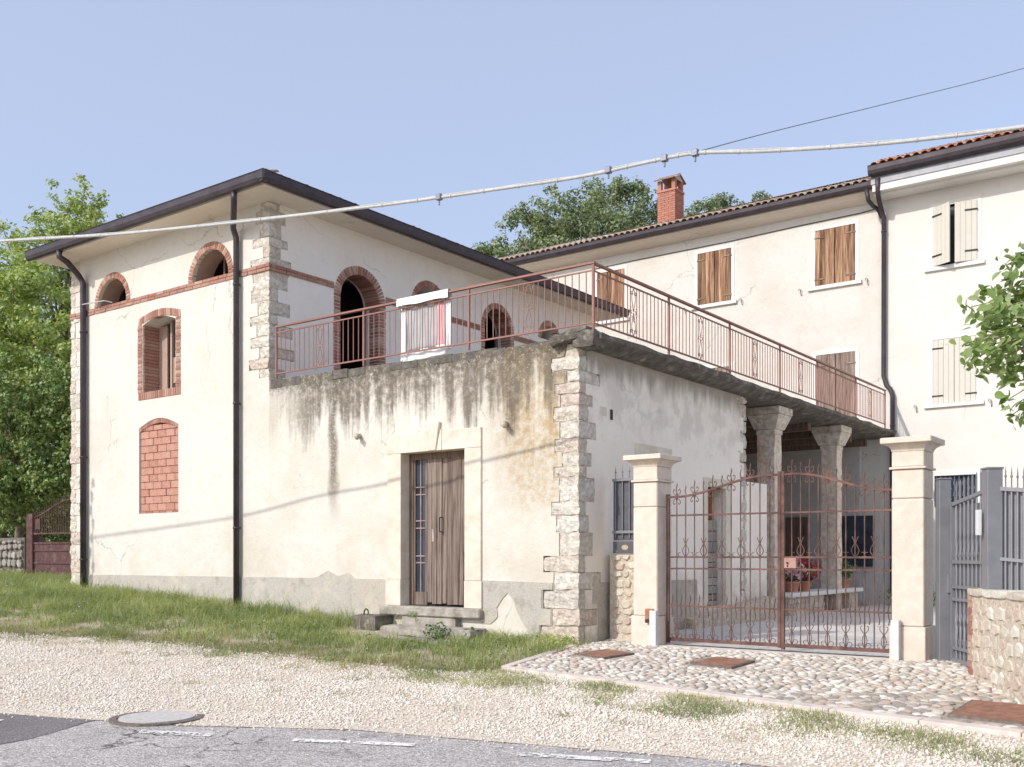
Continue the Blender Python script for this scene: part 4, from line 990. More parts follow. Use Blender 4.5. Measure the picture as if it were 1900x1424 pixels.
# ================================================================== railings
def scroll_panel(P, u, z0, z1, w, mat, par):
    q = MB(); h = z1-z0; r = .006
    for s in (-1, 1):
        for a, b in ((z0, z0+h*.5), (z1, z0+h*.5)):
            sg = 1 if b > a else -1; hh2 = abs(b-a)
            pts = []
            for i in range(9):  # small curl near the end
                t = i/8; ang = PI*1.5*t; pts.append((u+s*(w*.62-.03*math.cos(ang)*(1-.3*t)-.0), a+sg*(.07+.03*math.sin(ang)*(1-.3*t))))
            q.tube([P(*p, 0) for p in pts], r*.9, 4)
            pts = [(u+s*(w*.9*math.sin(PI*t)*(.2+.8*(1-t))+.004), a+sg*hh2*(.02+.96*t)) for t in [i/8 for i in range(9)]]
            q.tube([P(*p, 0) for p in pts], r, 4)
            c = [(u+s*(w*.9-.028*math.cos(ang)), b-sg*(.035-.028*math.sin(ang)*1)) for ang in [PI*1.6*i/8 for i in range(9)]]
            q.tube([P(*p, 0) for p in c], r*.9, 4)
    q.build('scroll_panel', M[mat], par)
def railing(label, P, rot, u0, u1, posts, panels, zt_=5.70, z0=4.86, sp=.121):
    e = empty('terrace_railing', P(u0, 4.75, 0), label, 'railing', 'rust red railings of the roof terrace')
    bx = ubox('rust', .1); Lc = (u0+u1)/2
    def bar(nm, uc, zc_, du, dz, dd): o = piece(nm, bx, e, P(uc, zc_, 0)); o.rotation_euler = (0, 0, rot); o.scale = (du, dd, dz); return o
    bar('hand_rail', Lc, zt_, u1-u0+.05, .035, .06); bar('upper_rail', Lc, zt_-.105, u1-u0, .022, .022); bar('lower_rail', Lc, z0, u1-u0, .025, .025)
    for p in posts: bar('post', p, (zt_+z0-.12)/2, .035, zt_-z0+.10, .035)
    ps = sorted(posts)
    for a_, b_ in zip(ps, ps[1:]):
        n = max(1, round((b_-a_)/sp))
        for i in range(1, n):
            u = a_+(b_-a_)*i/n
            if any(abs(u-c) < .075 for c in panels): continue
            bar('baluster', u, (zt_-.105+z0)/2, .012, zt_-.105-z0, .012)
    for c in panels:
        for s in (-.095, .095): bar('baluster', c+s, (zt_-.105+z0)/2, .011, zt_-.105-z0, .011)
        scroll_panel(P, c, z0+.01, zt_-.12, .085, 'rust', e)
    return e
XR = -7.53; YRl = 12.03
fp = [onY(x, 600, YRl)[0] for x in (513, 675, 870, 1101)]
r1_ = railing('rust red railing along the front of the roof terrace', front(YRl), 0, fp[0], fp[-1], fp, [onY(x, 600, YRl)[0] for x in (593.5, 981)])
spx = [onX(x, 600, XR)[0] for x in (1101, 1241, 1354, 1447, 1517, 1588, 1642)]
railing('rust red railing along the courtyard side of the roof terrace', side(XR), R90, spx[0], spx[-1], spx, [onX(x, 600, XR)[0] for x in (1175.5, 1300, 1401, 1486, 1614)])
# banner
b0, b1 = onY(742, 600, 12.07)[0], onY(837, 600, 12.07)[0]
bn = empty('banner', ((b0+b1)/2, 12.07, 4.9), 'white bordered banner folded over the front terrace railing', 'banner')
def cloth(name, u0, u1, z0, z1, y, mat, n=12, dz=0):
    q = MB()
    for i in range(n+1):
        for j in range(n+1):
            u = u0+(u1-u0)*i/n; z = z0+(z1-z0)*j/n+dz*i/n; w_ = .012*math.sin(i*1.3+j*.4)
            q.v.append((u, y+w_, z))
    for i in range(n):
        for j in range(n): a0 = i*(n+1)+j; q.f.append((a0, a0+n+1, a0+n+2, a0+1))
    o = q.build(name, M[mat], bn, True); md = o.modifiers.new('solid', 'SOLIDIFY'); md.thickness = .003; return o
cloth('print', b0+.14, b1-.12, 4.88, 5.64, 12.085, 'banner'); cloth('border', b0, b0+.14, 4.70, 5.60, 12.083, 'white'); cloth('border', b1-.12, b1, 4.82, 5.66, 12.083, 'white')
cloth('border', b0+.14, b1-.12, 4.72, 4.88, 12.083, 'white', dz=.04)
q = MB()   # the top hem folded over the hand rail
for i in range(13):
    u = b0+(b1-b0)*i/12; s = .03+.008*math.sin(i*.9)
    for y, z in ((12.086, 5.56), (12.082, 5.70), (12.065, 5.745), (12.0, 5.745), (11.988, 5.70+s*.4), (11.985, 5.585+s)): q.v.append((u, y, z))
for i in range(12):
    for j in range(5): a0 = i*6+j; q.f.append((a0, a0+6, a0+7, a0+1))
q.build('hem', M['white'], bn, True)

# ================================================================== FARMHOUSE and neighbour
YH = 26.2; Ph = front(YH)
farm = empty('farmhouse', (-13, YH, .35), 'long weathered farmhouse with peeling brown shutters behind the terrace', 'house')
XS = onY(1633, 600, YH)[0]
def wpx(x0, x1, yt, yb, xm=None):
    xm = (x0+x1)/2; return (onY(x0, yt, YH)[0], onY(x1, yt, YH)[0], onY(xm, yb, YH)[1], onY(xm, yt, YH)[1])
def hinge_set(par, P, u, s, zs, L, mat, y=-.03):
    for z in zs:
        q = MB(); q.pbox(P, min(u, u+s*L), max(u, u+s*L), z-.018, z+.018, y-.012, y); q.box(*[0]*6) if False else None; q.build('hinge', M[mat], par)
def shutter_window(par, win, mat, planks=4, frame=.08, sill=True, hm='iron', gap=.01, door=False):
    u0, u1, z0, z1 = win
    q = MB(); q.pbox(Ph, u0-frame, u0, z0-.0, z1+frame, -.012, .15); q.pbox(Ph, u1, u1+frame, z0, z1+frame, -.012, .15); q.pbox(Ph, u0, u1, z1, z1+frame, -.0125, .15)
    w_ = q.build('window' if not door else 'terrace_door', M['trim'], par)
    q = MB(); q.pbox(Ph, u0, u1, z0, z1, .06, .15); q.build('pane', M['glass'], w_)
    if sill: q = MB(); q.pbox(Ph, u0-frame-.10, u1+frame+.08, z0-.10, z0-.002, -.07, .12); q.build('sill', M['trim'], w_, bevel=.006)
    um = (u0+u1)/2
    for s, a_, b_ in ((0, u0+.005, um-gap), (1, um+gap, u1-.005)):
        n = planks
        for i in range(n):
            c0 = a_+(b_-a_)*i/n; c1 = a_+(b_-a_)*(i+1)/n; j = random.uniform(-.012, .012) if mat != 'pale_shutter' else 0
            q = MB(); q.pbox(Ph, c0+.003, c1-.003, z0+.01+abs(j), z1-.01+(j if j < 0 else 0), -.018+j*.4, .012); q.build('shutter_plank', M[mat], w_)
        hu = a_ if s == 0 else b_; sg = 1 if s == 0 else -1
        for z in (z0+(z1-z0)*.12, z0+(z1-z0)*.86): q = MB(); q.pbox(Ph, min(hu-sg*.02, hu+sg*.24), max(hu-sg*.02, hu+sg*.24), z-.015, z+.015, -.034, -.0185); q.build('hinge', M[hm], w_)
    for s in (u0-frame-.28, u1+frame+.24):
        if door: continue
        q = MB(); z = z0-.02; q.tube([Ph(s, z-.16, .0), Ph(s, z-.12, -.05), Ph(s, z, -.055), Ph(s-.05, z+.02, -.05), Ph(s-.06, z-.03, -.05)], .009, 5); q.build('shutter_stay', M['iron'], w_)
    return w_
wins = [wpx(1108, 1159, 505, 577), wpx(1294.5, 1357, 467, 564), wpx(1512.5, 1587, 421, 526)]
zt1 = (wins[1][3]+wins[2][3])/2; zb1 = (wins[1][2]+wins[2][2])/2
wins = [(a_, b_, zb1, zt1) for a_, b_, _, _ in wins]; doors_ = [(wins[1][0], wins[1][1], 4.78, 6.87), (wpx(1514, 1587, 655, 700)[0], wpx(1514, 1587, 655, 700)[1], 4.78, 6.87), (wins[0][0], wins[0][1], 4.78, 6.87)]
hole = lambda w_: [(w_[0], w_[2]), (w_[1], w_[2]), (w_[1], w_[3]), (w_[0], w_[3])]
wall('front_wall', Ph, [(-26, -.2), (XS, -.2), (XS, 10.62), (-26, 10.62)], [hole(w_) for w_ in wins+doors_], .4, M['house'], farm)
for i, w_ in enumerate(wins): shutter_window(farm, w_, 'shutter', 4, .09, True, 'shutter_old')
for w_ in doors_: shutter_window(farm, w_, 'shutter_old', 4, .10, False, 'shutter_old', door=True)
q = MB(); q.box(-26, XS-.002, 31.5, 31.9, -.2, 12.4); q.box(-26, -25.6, YH+.4, 31.5, -.2, 10.6); q.build('rear_wall', M['house'], farm)
def house_roof(par, xa, xb, ye, ze, slope, mat_p, mat_f, cols_rows=2, ncols=None):
    L = 6.2; Vd = Vector((0, 1, slope)).normalized(); U = Vector((1, 0, 0)); N = U.cross(Vd); O = Vector((xa, ye-.02, ze))
    q = MB(); a_ = O; b_ = O+U*(xb-xa); c_ = b_+Vd*L; d_ = a_+Vd*L; dn = N*-.12
    q.hexa([a_+dn, b_+dn, c_+dn, d_+dn, a_-N*.0, b_-N*.0, c_, d_]); rf = q.build('roof', M[mat_f], par)
    n = int((xb-xa)/.2); tm = tile_mesh(mat_p)
    st_ = 0 if not ncols else n-ncols
    tile_rows(rf, tm, O+U*(st_*.2)-Vd*.04, U, Vd, (ncols or n), cols_rows)
    tile_field(rf, mat_f, O, U, Vd, xb-xa, L, cols_rows)
    return rf
rf = house_roof(farm, -25.9, XS+.02, 25.62, 10.97, .376, 'tile', 'tile_mass', 2, 64)
hg = [(0, .0), (0, -.16), (-.05, -.19), (-.11, -.165), (-.14, -.10), (-.145, -.01), (-.16, .0)]
prism(hg, lambda a_, p, q_: (a_, 25.72+p, 10.965+q_), -25.9, XS+.0).build('gutter', M['gutter'], farm)
cv = [(0, 0), (-.46, .17), (-.47, .30), (0, .30)]
prism([(0.0, 0), (-.12, .03), (-.30, .08), (-.40, .155), (-.46, .165), (-.46, .33), (0, .33)], lambda a_, p, q_: (a_, YH+p, 10.60+q_), -25.9, XS-.002).build('cornice', M['soffit'], farm)
q = MB(); pz = [onY(x, y, YH-.02) for x, y in ((1100, 500), (1180, 483), (1350, 449), (1480, 420), (1595, 396), (1625, 388))]
q.tube([(u, YH-.02, z) for u, z in pz], .012, 5); q.build('cable_run', M['iron'], farm)
# chimney on the farmhouse roof
cu0, _ = onY(1220, 400, 27.3); cu1, _ = onY(1252.5, 400, 27.3); zb_ = 11.2; zt_ = onY(1236, 356, 27.3)[1]
ch = MB(); ch.box(cu0+.02, cu1-.02, 27.32, 27.82, zb_, zt_-.01); ch = ch.build('chimney', M['mortar'], rf)
# bricks of the chimney are built as one course mesh per side pair, each brick its own box
def chimney_bricks():
    q = MB(); z = zb_; r = 0; w_ = cu1-cu0
    while z < zt_:
        for s in range(2):
            for ax in (0, 1):
                u = -.12 if r % 2 else 0
                while u < w_-.01:
                    a_, b_ = max(u, 0), min(u+.24, w_)
                    if b_-a_ > .02:
                        e_ = random.uniform(-.003, .003)
                        if ax == 0: y = 27.30 if s == 0 else 27.82; q.box(cu0+a_+.003, cu0+b_-.003, y+e_, y+.025, z+.003, z+.062)
                        else: x = cu1-.025 if s == 0 else cu0; q.box(x+.0, x+.025+e_*(1 if s == 0 else 0), 27.325+a_*.93+.003, 27.325+b_*.93-.003, z+.003, z+.062)
                    u += .25
        z += .068; r += 1
    return q.build('brick_courses', M['chimney'], rf, kind='stuff')
M['chimney'] = m_rand('chimney_brick', [(.54, .225, .15), (.49, .19, .13), (.58, .27, .19), (.47, .22, .16)], .9, True, grain=.25, gscale=25)
chimney_bricks()
q = MB(); q.box(cu0-.03, cu1+.03, 27.27, 27.87, zt_, zt_+.06)
for x in (cu0, cu1-.12):
    for y in (27.3, 27.72): q.box(x, x+.12, y, y+.12, zt_+.06, zt_+.36)
q.box(cu0+.2, cu0+.28, 27.3, 27.38, zt_+.06, zt_+.36) if False else None
q.build('chimney_head', M['redclay'] if 'redclay' in M else M['chimney'], rf)
ct = zt_+.36; cm_ = (cu0+cu1)/2; q = MB(); q.poly([(cm_-.36, 27.2, ct), (cm_+.36, 27.2, ct), (cm_, 27.2, ct+.20)]); 
q = MB(); ya, yb = 27.22, 27.92
for s in (-1, 1): q.hexa([(cm_, ya, ct+.18), (cm_+s*.42, ya, ct-.02), (cm_+s*.42, yb, ct-.02), (cm_, yb, ct+.18), (cm_, ya, ct+.21), (cm_+s*.42, ya, ct+.01), (cm_+s*.42, yb, ct+.01), (cm_, yb, ct+.21)])
# ridge runs left-right as seen: gable ends face the courtyard side
q.v = [(cm_+(v[1]-27.57)*.95, 27.57+(v[0]-cm_)*.95, v[2]) for v in q.v]; q.build('chimney_cap', M['tile_dark'], rf)
q = MB(); q.hexa([(cu1-.02, 27.28, ct-.005), (cu1, 27.28, ct-.005), (cu1, 27.86, ct-.005), (cu1-.02, 27.86, ct-.005), (cu1-.02, 27.55, ct+.16), (cu1, 27.55, ct+.16), (cu1, 27.59, ct+.16), (cu1-.02, 27.59, ct+.16)]); q.build('chimney_gable', M['mortar'], rf)
TMs = tile_mesh('tile', .40, .07)
for i in range(5):
    o = piece('chimney_tile', TMs, rf, (cm_-.30+i*.15, 27.20, ct-.02)); o.rotation_euler = (math.atan(.45), 0, 0)

nb_ = empty('neighbour_house', (-4, YH, .35), 'cream white house with pale greige shutters at the right', 'house')
vw = [wpx(1733, 1813, 378, 490), wpx(1731, 1811.5, 627, 747), wpx(1734, 1810.5, 882, 940)]
more = [(a_+3.2, b_+3.2, c_, d_) for a_, b_, c_, d_ in vw]
wall('front_wall', Ph, [(XS+.002, -.2), (7, -.2), (7, 10.6), (XS+.002, 10.6)], [hole(w_) for w_ in vw+more], .4, M['house2'], nb_)
q = MB(); q.box(XS, 7, 31.5, 31.9, -.2, 12.4); q.box(6.6, 7, YH+.4, 31.5, -.2, 10.6); q.build('rear_wall', M['house2'], nb_)
for w_ in (vw[1], more[0], more[1]): shutter_window(nb_, w_, 'pale_shutter', 4, .10, True, 'iron', .004)
# upper window with both shutters pushed ajar
u0, u1, z0, z1 = vw[0]; q = MB(); fr_ = .10
q.pbox(Ph, u0-fr_, u0, z0, z1+fr_, -.012, .15); q.pbox(Ph, u1, u1+fr_, z0, z1+fr_, -.012, .15); q.pbox(Ph, u0, u1, z1, z1+fr_, -.0125, .15); w_ = q.build('window', M['trim'], nb_)
q = MB(); q.pbox(Ph, u0, u1, z0, z1, .1, .15); q.build('pane', M['glass'], w_)
q = MB(); q.pbox(Ph, (u0+u1)/2-.03, (u0+u1)/2+.03, z0, z1, .07, .099); q.build('sash', M['trim'], w_)
q = MB(); q.pbox(Ph, u0-.22, u1+.18, z0-.10, z0-.002, -.07, .12); q.build('sill', M['trim'], w_, bevel=.006)
hw = (u1-u0)/2
for s, hu, ang in ((1, u0, .50), (-1, u1, .20)):
    dx, dy = s*math.cos(ang), -math.sin(ang); nx, ny = dy*.03*s, -abs(dx)*.03
    for i in range(4):
        a_, b_ = hw*i/4+.003, hw*(i+1)/4-.002; q = MB()
        A = (hu+dx*a_, YH-.01+dy*a_); B = (hu+dx*b_, YH-.01+dy*b_); Nn_ = Vector((-dy*s, dx*s*1.0)); Nn_ = Vector((dy*s, -abs(dx))).normalized()*.03
        q.hexa([(A[0], A[1], z0+.01), (B[0], B[1], z0+.01), (B[0]+Nn_.x, B[1]+Nn_.y, z0+.01), (A[0]+Nn_.x, A[1]+Nn_.y, z0+.01)]+[(A[0], A[1], z1-.01), (B[0], B[1], z1-.01), (B[0]+Nn_.x, B[1]+Nn_.y, z1-.01), (A[0]+Nn_.x, A[1]+Nn_.y, z1-.01)]); q.build('shutter_plank', M['pale_shutter'], w_)
    for z in (z0+(z1-z0)*.17, z0+(z1-z0)*.84):
        q = MB(); a_, b_ = -.02, .27; n2 = Nn_*1.05; n3 = Nn_*1.5
        q.hexa([(hu+dx*t+nn.x, YH-.01+dy*t+nn.y, z+h) for h in (-.018, .018) for t, nn in ((a_, n2), (b_, n2), (b_, n3), (a_, n3))]); q.build('hinge', M['iron'], w_)
# barred ground floor window
for wv in (vw[2], more[2]):
    u0, u1, z0, z1 = wv; q = MB(); q.pbox(Ph, u0-.1, u1+.1, z1, z1+.14, -.012, .15); q.pbox(Ph, u0-.1, u0, z0, z1-.001, -.011, .15); q.pbox(Ph, u1, u1+.1, z0, z1-.001, -.011, .15); w_ = q.build('window', M['trim'], nb_)
    q = MB(); q.pbox(Ph, u0, u1, z0, z1, .1, .15); q.build('pane', M['glass'], w_)
    for i in range(9):
        u = u0+(u1-u0)*(i+.5)/9; q = MB(); q.tube([Ph(u, z0, -.04), Ph(u, z1-.03, -.04)], .008, 5)
        q.tube([Ph(u+.035*math.sin(t*2), z0+.1+(z1-z0-.25)*t/6, -.04) for t in range(7)], .006, 4); q.build('grille_bar', M['grey'], w_)
house_roof(nb_, XS+.0, 6.9, 25.42, 11.27, .376, 'tile_new', 'tile_mass2' if 'tile_mass2' in M else 'tile_new', 2)
prism([(0, 0), (0, -.22), (-.06, -.25), (-.13, -.2), (-.155, -.12), (-.16, -.01), (-.18, 0)], lambda a_, p, q_: (a_, 25.52+p, 11.26+q_), XS-.06, 6.9).build('gutter', M['gutter'], nb_)
q = MB(); q.box(XS-.03, 6.9, 25.535, 25.60, 10.83, 11.24); q.build('fascia', M['grey'], nb_)
q = MB(); q.box(XS+.0, 6.9, 25.56, 25.75, 10.66, 10.828); q.box(XS+.002, 6.9, 25.75, YH+.1, 10.602, 10.827); q.build('cornice', M['trim'], nb_)
# downpipes at the junction
def hpx(x, y, Y=YH-.09): u, z = onY(x, y, Y); return (u, Y, z)
pipe(nb_, [(hpx(1628, 330, 25.5)), hpx(1629, 362, 25.6), hpx(1634, 385, 25.95), hpx(1640, 405), hpx(1639.5, 698), hpx(1645, 716), hpx(1652, 722), hpx(1656, 735), hpx(1656, 1100)], .06, clips=[hpx(1640, 430), hpx(1656, 790)])
pipe(farm, [hpx(1608, 352, 25.62), hpx(1611, 372, 25.62), hpx(1620, 383, 25.9), hpx(1630, 390), hpx(1637, 404)], .055)

# ================================================================== courtyard behind the gate
q = MB()
court = tag(grid_sheet('courtyard', fr(-7.7, 7.1, .37), fr(12.55, 26.3, .5), lambda x, y: .355+max(0, (y-13))*.0, M['bed']), kind='structure')
for i in range(11):
    for j in range(11):
        x = -7.66+i*1.2; y = 12.6+j*1.2
        if x > 4: continue
        q = MB(); q.box(x+.006, min(x+1.194, 7), y+.006, y+1.194, .33, .372); q.build('paving_slab', M['paving'], court)
q = MB(); q.box(-6.53, -3.42, 11.98, 12.56, .2, .378); th = tag(q.build('gate_threshold', M['sill'], court, bevel=.01)); 
q = MB(); q.box(-6.4, -3.5, 12.27, 12.33, .37, .384); q.build('gate_track', M['iron'], court)
for i, x in enumerate((-3.35, -2.75)):
    q = MB(); q.box(x, x+.59, 11.6-.35*i*0, 12.5, .2, .366); q.build('paving_slab', M['sill'], court, bevel=.01)
# ledge between the columns with its white slab and pots
led = empty('stone_ledge', (-7.9, 20, .35), 'low rubble bench with a pale slab top between the porch columns', 'bench')
for ya_, yb_ in ((19.6, 21.6), (23.3, 23.9)): q = MB(); q.box(-8.05, -7.62, ya_, yb_, .34, .74); q.build('base', M['rubble_mortar'], led)
q = MB(); q.box(-8.12, -7.52, 19.5, 24.0, .742, .83); q.build('slab', M['trim'], led, bevel=.01)
for k in range(26):
    m_ = rough_block(.05, random.uniform(.10, .22), random.uniform(.07, .12), k*1.3, .012, 2); m_.materials.append(M['rubble']); piece('stone', m_, led, (-7.615, 19.68+(k % 10)*.2, .41+.125*(k//10)))
def pot(loc, label, r=.15, h=.22, kind='flower'):
    e = empty('flower_pot', loc, label, 'potted plant', 'plant pots on the porch ledge'); q = MB(); n = 16
    for (rr, z) in ((r*.65, 0), (r*.95, h*.82), (r*1.08, h*.82), (r*1.08, h), (r*.95, h), (r*.9, h*.85)):
        for i in range(n): a_ = 2*PI*i/n; q.v.append((loc[0]+rr*math.cos(a_), loc[1]+rr*math.sin(a_), loc[2]+z))
    for s in range(5):
        for i in range(n): q.f.append((s*n+i, s*n+(i+1) % n, (s+1)*n+(i+1) % n, (s+1)*n+i))
    q.f.append(tuple(5*n+i for i in range(n))); q.build('pot', M['terracotta'], e, True)
    return e
def leaf_quads(P_, nrm, size, asp=.5, seed=0):
    """rhombic leaves at points P_ with normals nrm"""
    r_ = np.random.default_rng(seed); n = len(P_)
    t = np.cross(nrm, r_.normal(size=(n, 3))); t /= np.linalg.norm(t, axis=1)[:, None]+1e-9; b = np.cross(nrm, t)
    s = (size*r_.uniform(.6, 1.3, n))[:, None]
    V = np.stack([P_-t*s*.5, P_+b*s*asp*.5+nrm*s*.06-t*s*.05, P_+t*s*.5-nrm*s*.10, P_-b*s*asp*.5+nrm*s*.06-t*s*.05], 1).reshape(-1, 3)
    return V, np.arange(n*4).reshape(-1, 4)
def ball(c, rad, n, r_, shell=.6):
    d = r_.normal(size=(n, 3)); d /= np.linalg.norm(d, axis=1)[:, None]
    rr = (shell+(1-shell)*r_.random(n))[:, None]; return np.array(c)+d*rr*np.array(rad), d
def foliage(name, parent, clumps, per, size, mat, seed=0, asp=.5, upb=.35):
    r_ = np.random.default_rng(seed); PP = []; NN = []
    for c, rad in clumps:
        k = max(8, int(per*(rad[0]*rad[1]+rad[0]*rad[2])/2)); p, d = ball(c, rad, k, r_, .35)
        nn = d+r_.normal(size=(k, 3))*.6+np.array([-.1, -.45, 0])+np.array([0, 0, upb]); nn /= np.linalg.norm(nn, axis=1)[:, None]; PP.append(p); NN.append(nn)
    V, Fq = leaf_quads(np.concatenate(PP), np.concatenate(NN), size, asp, seed); o = link(name, np_mesh(name, V, Fq, M[mat]), parent); return o
zl = .832
for loc, lb, mt, r in (((-7.80, 20.2, zl), 'terracotta pot of pink geraniums on the left end of the ledge', 'petal_pink', .17), ((-7.78, 20.85, zl), 'terracotta pot of red geraniums beside the pink ones', 'petal_red', .17), ((-7.8, 23.45, zl), 'terracotta pot with a leafy green plant behind the second column', None, .16)):
    e = pot(loc, lb, r); c = (loc[0], loc[1], loc[2]+.42)
    foliage('foliage', e, [(c, (.30, .36, .24))], 2500, .07, 'leaf_mid', int(loc[1]*7), .8)
    if mt: fl_ = foliage('flowers', e, [((c[0]+.03, c[1]-.03, c[2]+.04), (.34, .40, .28))], 2600, .065, mt, int(loc[1]*9), .9); fl_['kind'] = 'stuff'
hd_ = empty('clipped_hedge', (-6, 25, .37), 'low strip of green hedge at the back of the courtyard', 'hedge')
foliage('foliage', hd_, [((-7.2+.4*i, 25.3, .62), (.35, .45, .32)) for i in range(14)], 1500, .06, 'leaf_dark', 4)
# ================================================================== gate pillars
def pillar(X0, Y0, w, d, label, arris):
    e = empty('gate_pillar', (X0+w/2, Y0+d/2, .33), label, 'gate pillar', 'pale stone pillars of the driveway gate')
    gzb = gz(X0+w/2, Y0)
    def blk(nm, gx, z0, z1, bev=.008): q = MB(); q.box(X0-gx, X0+w+gx, Y0-gx, Y0+d+gx, z0, z1); q.build(nm, M['pillar'], e, bevel=bev)
    blk('base', .022, gzb-.1, gzb+.42); blk('shaft', 0, gzb+.423, gzb+1.90, .012); blk('shaft', -.001, gzb+1.904, gzb+2.24, .012)
    blk('moulding', .025, gzb+2.243, gzb+2.27, .006); blk('neck', 0, gzb+2.272, gzb+2.45)
    q = MB(); pr = [(0, 0), (.01, .03), (.03, .06), (.07, .085)]; zb = gzb+2.452
    for g, z in pr:
        for x, y in ((X0-g, Y0-g), (X0+w+g, Y0-g), (X0+w+g, Y0+d+g), (X0-g, Y0+d+g)): q.v.append((x, y, zb+z))
    q.f.append((0, 3, 2, 1)); q.f.append((12, 13, 14, 15))
    for i in range(3):
        for j in range(4): q.f.append((i*4+j, i*4+(j+1) % 4, (i+1)*4+(j+1) % 4, (i+1)*4+j))
    q.build('cap_moulding', M['pillar'], e)
    q = MB(); g = .105; z0 = zb+.087; q.hexa([(X0-g, Y0-g, z0), (X0+w+g, Y0-g, z0), (X0+w+g, Y0+d+g, z0), (X0-g, Y0+d+g, z0), (X0-g, Y0-g, z0+.07), (X0+w+g, Y0-g, z0+.07), (X0+w+g, Y0+d+g, z0+.07), (X0-g, Y0+d+g, z0+.07)])
    q.build('cap', M['pillar'], e, bevel=.008)
    q = MB(); q.hexa([(X0-g+.02, Y0-g+.02, z0+.07), (X0+w+g-.02, Y0-g+.02, z0+.07), (X0+w+g-.02, Y0+d+g-.02, z0+.07), (X0-g+.02, Y0+d+g-.02, z0+.07), (X0+w/2-.03, Y0+d/2-.03, z0+.10), (X0+w/2+.03, Y0+d/2-.03, z0+.10), (X0+w/2+.03, Y0+d/2+.03, z0+.10), (X0+w/2-.03, Y0+d/2+.03, z0+.10)]); q.build('cap_top', M['pillar'], e)
    return e
YP = 12.08
pl = pillar(-6.91, YP, .37, .42, 'pale stone gate pillar left of the rusty gate, next to the outbuilding', 0)
pr_ = pillar(-3.46, YP, .36, .42, 'pale stone gate pillar right of the rusty gate, next to the grey gate', 0)
q = MB(); u, z = onY(1208, 1142, YP); q.box(u-.07, u+.05, YP-.05, YP-.001, z-.09, z+.09); q.build('control_box', M['copper'], pl, bevel=.006)
q = MB(); q.box(u-.055, u+.09, YP-.07, YP-.052, z-.10, z-.05); q.build('light_beam_sensor', M['iron'], pl)
q = MB(); u0, u1 = onY(1208, 1170, YP-.03)[0], onY(1217.5, 1170, YP-.03)[0]; q.box(u0, u1+.02, YP-.08, YP-.001, .33, onY(1212, 1133, YP)[1]); q.build('post_cover', M['actuator'], pl, bevel=.004)
q = MB(); u0, u1 = onY(1656, 1170, YP-.05)[0], onY(1671, 1170, YP-.05)[0]; q.box(u0, u1, YP-.12, YP-.024, .33, onY(1663, 1150, YP)[1]); q.build('post_cover', M['actuator'], pr_, bevel=.006)

# ================================================================== wrought iron driveway gate
YG = 12.30; PG = front(YG)
def ss_(t): t = min(1, max(0, t)); return t*t*(3-2*t)
def orn_lyre(P, u, z0, h, w, mat):
    q = MB()
    for s in (-1, 1):
        q.tube([P(u+s*w*x, z0+h*y, 0) for x, y in ((0, 0), (.55, .12), (.95, .28), (.8, .42), (.35, .58), (.12, .68), (.3, .80), (.75, 1.0))], .0055, 4)
        q.tube([P(u+s*w*(1.75+.5*math.cos(a_)), z0+.03+.028*math.sin(a_), 0) for a_ in [-PI*.6+PI*1.25*i/6 for i in range(7)]], .005, 4)
    return q
def orn_fleur(P, u, z, mat):
    q = MB()
    for sg in (-1, 1):
        for s in (-1, 1):
            q.tube([P(u+s*x, z+sg*y, 0) for x, y in ((.004, .015), (.03, .03), (.052, .055), (.055, .085), (.04, .103), (.026, .095), (.03, .08))], .006, 4)
        q.tube([P(u, z+sg*.03, 0), P(u, z+sg*.06, 0)], [.016, .006], 6)
    return q
def orn_bulb(P, u, z0, h, w):
    q = MB()
    for s in (-1, 1):
        q.tube([P(u+s*w*x, z0+h*y, 0) for x, y in ((.15, 0), (.45, .15), (.6, .32), (.4, .5), (.1, .62), (.5, .72), (1.0, .86), (.95, .98), (.6, 1.0))], .0055, 4)
        q.tube([P(u+s*(w*1.0+.03*math.cos(a_)), z0+.028+.028*math.sin(a_), 0) for a_ in [-PI*.5+PI*1.5*i/6 for i in range(7)]], .005, 4)
    return q
def spike(P, u, z0, z1, wav=.006, r=.0075):
    q = MB(); n = 7; q.tube([P(u+wav*math.sin(i*1.6)*(1 if i < n-1 else 0), z0+(z1-z0)*i/(n-1), 0) for i in range(n)], [r]*(n-2)+[r*1.1, .001], 5); return q
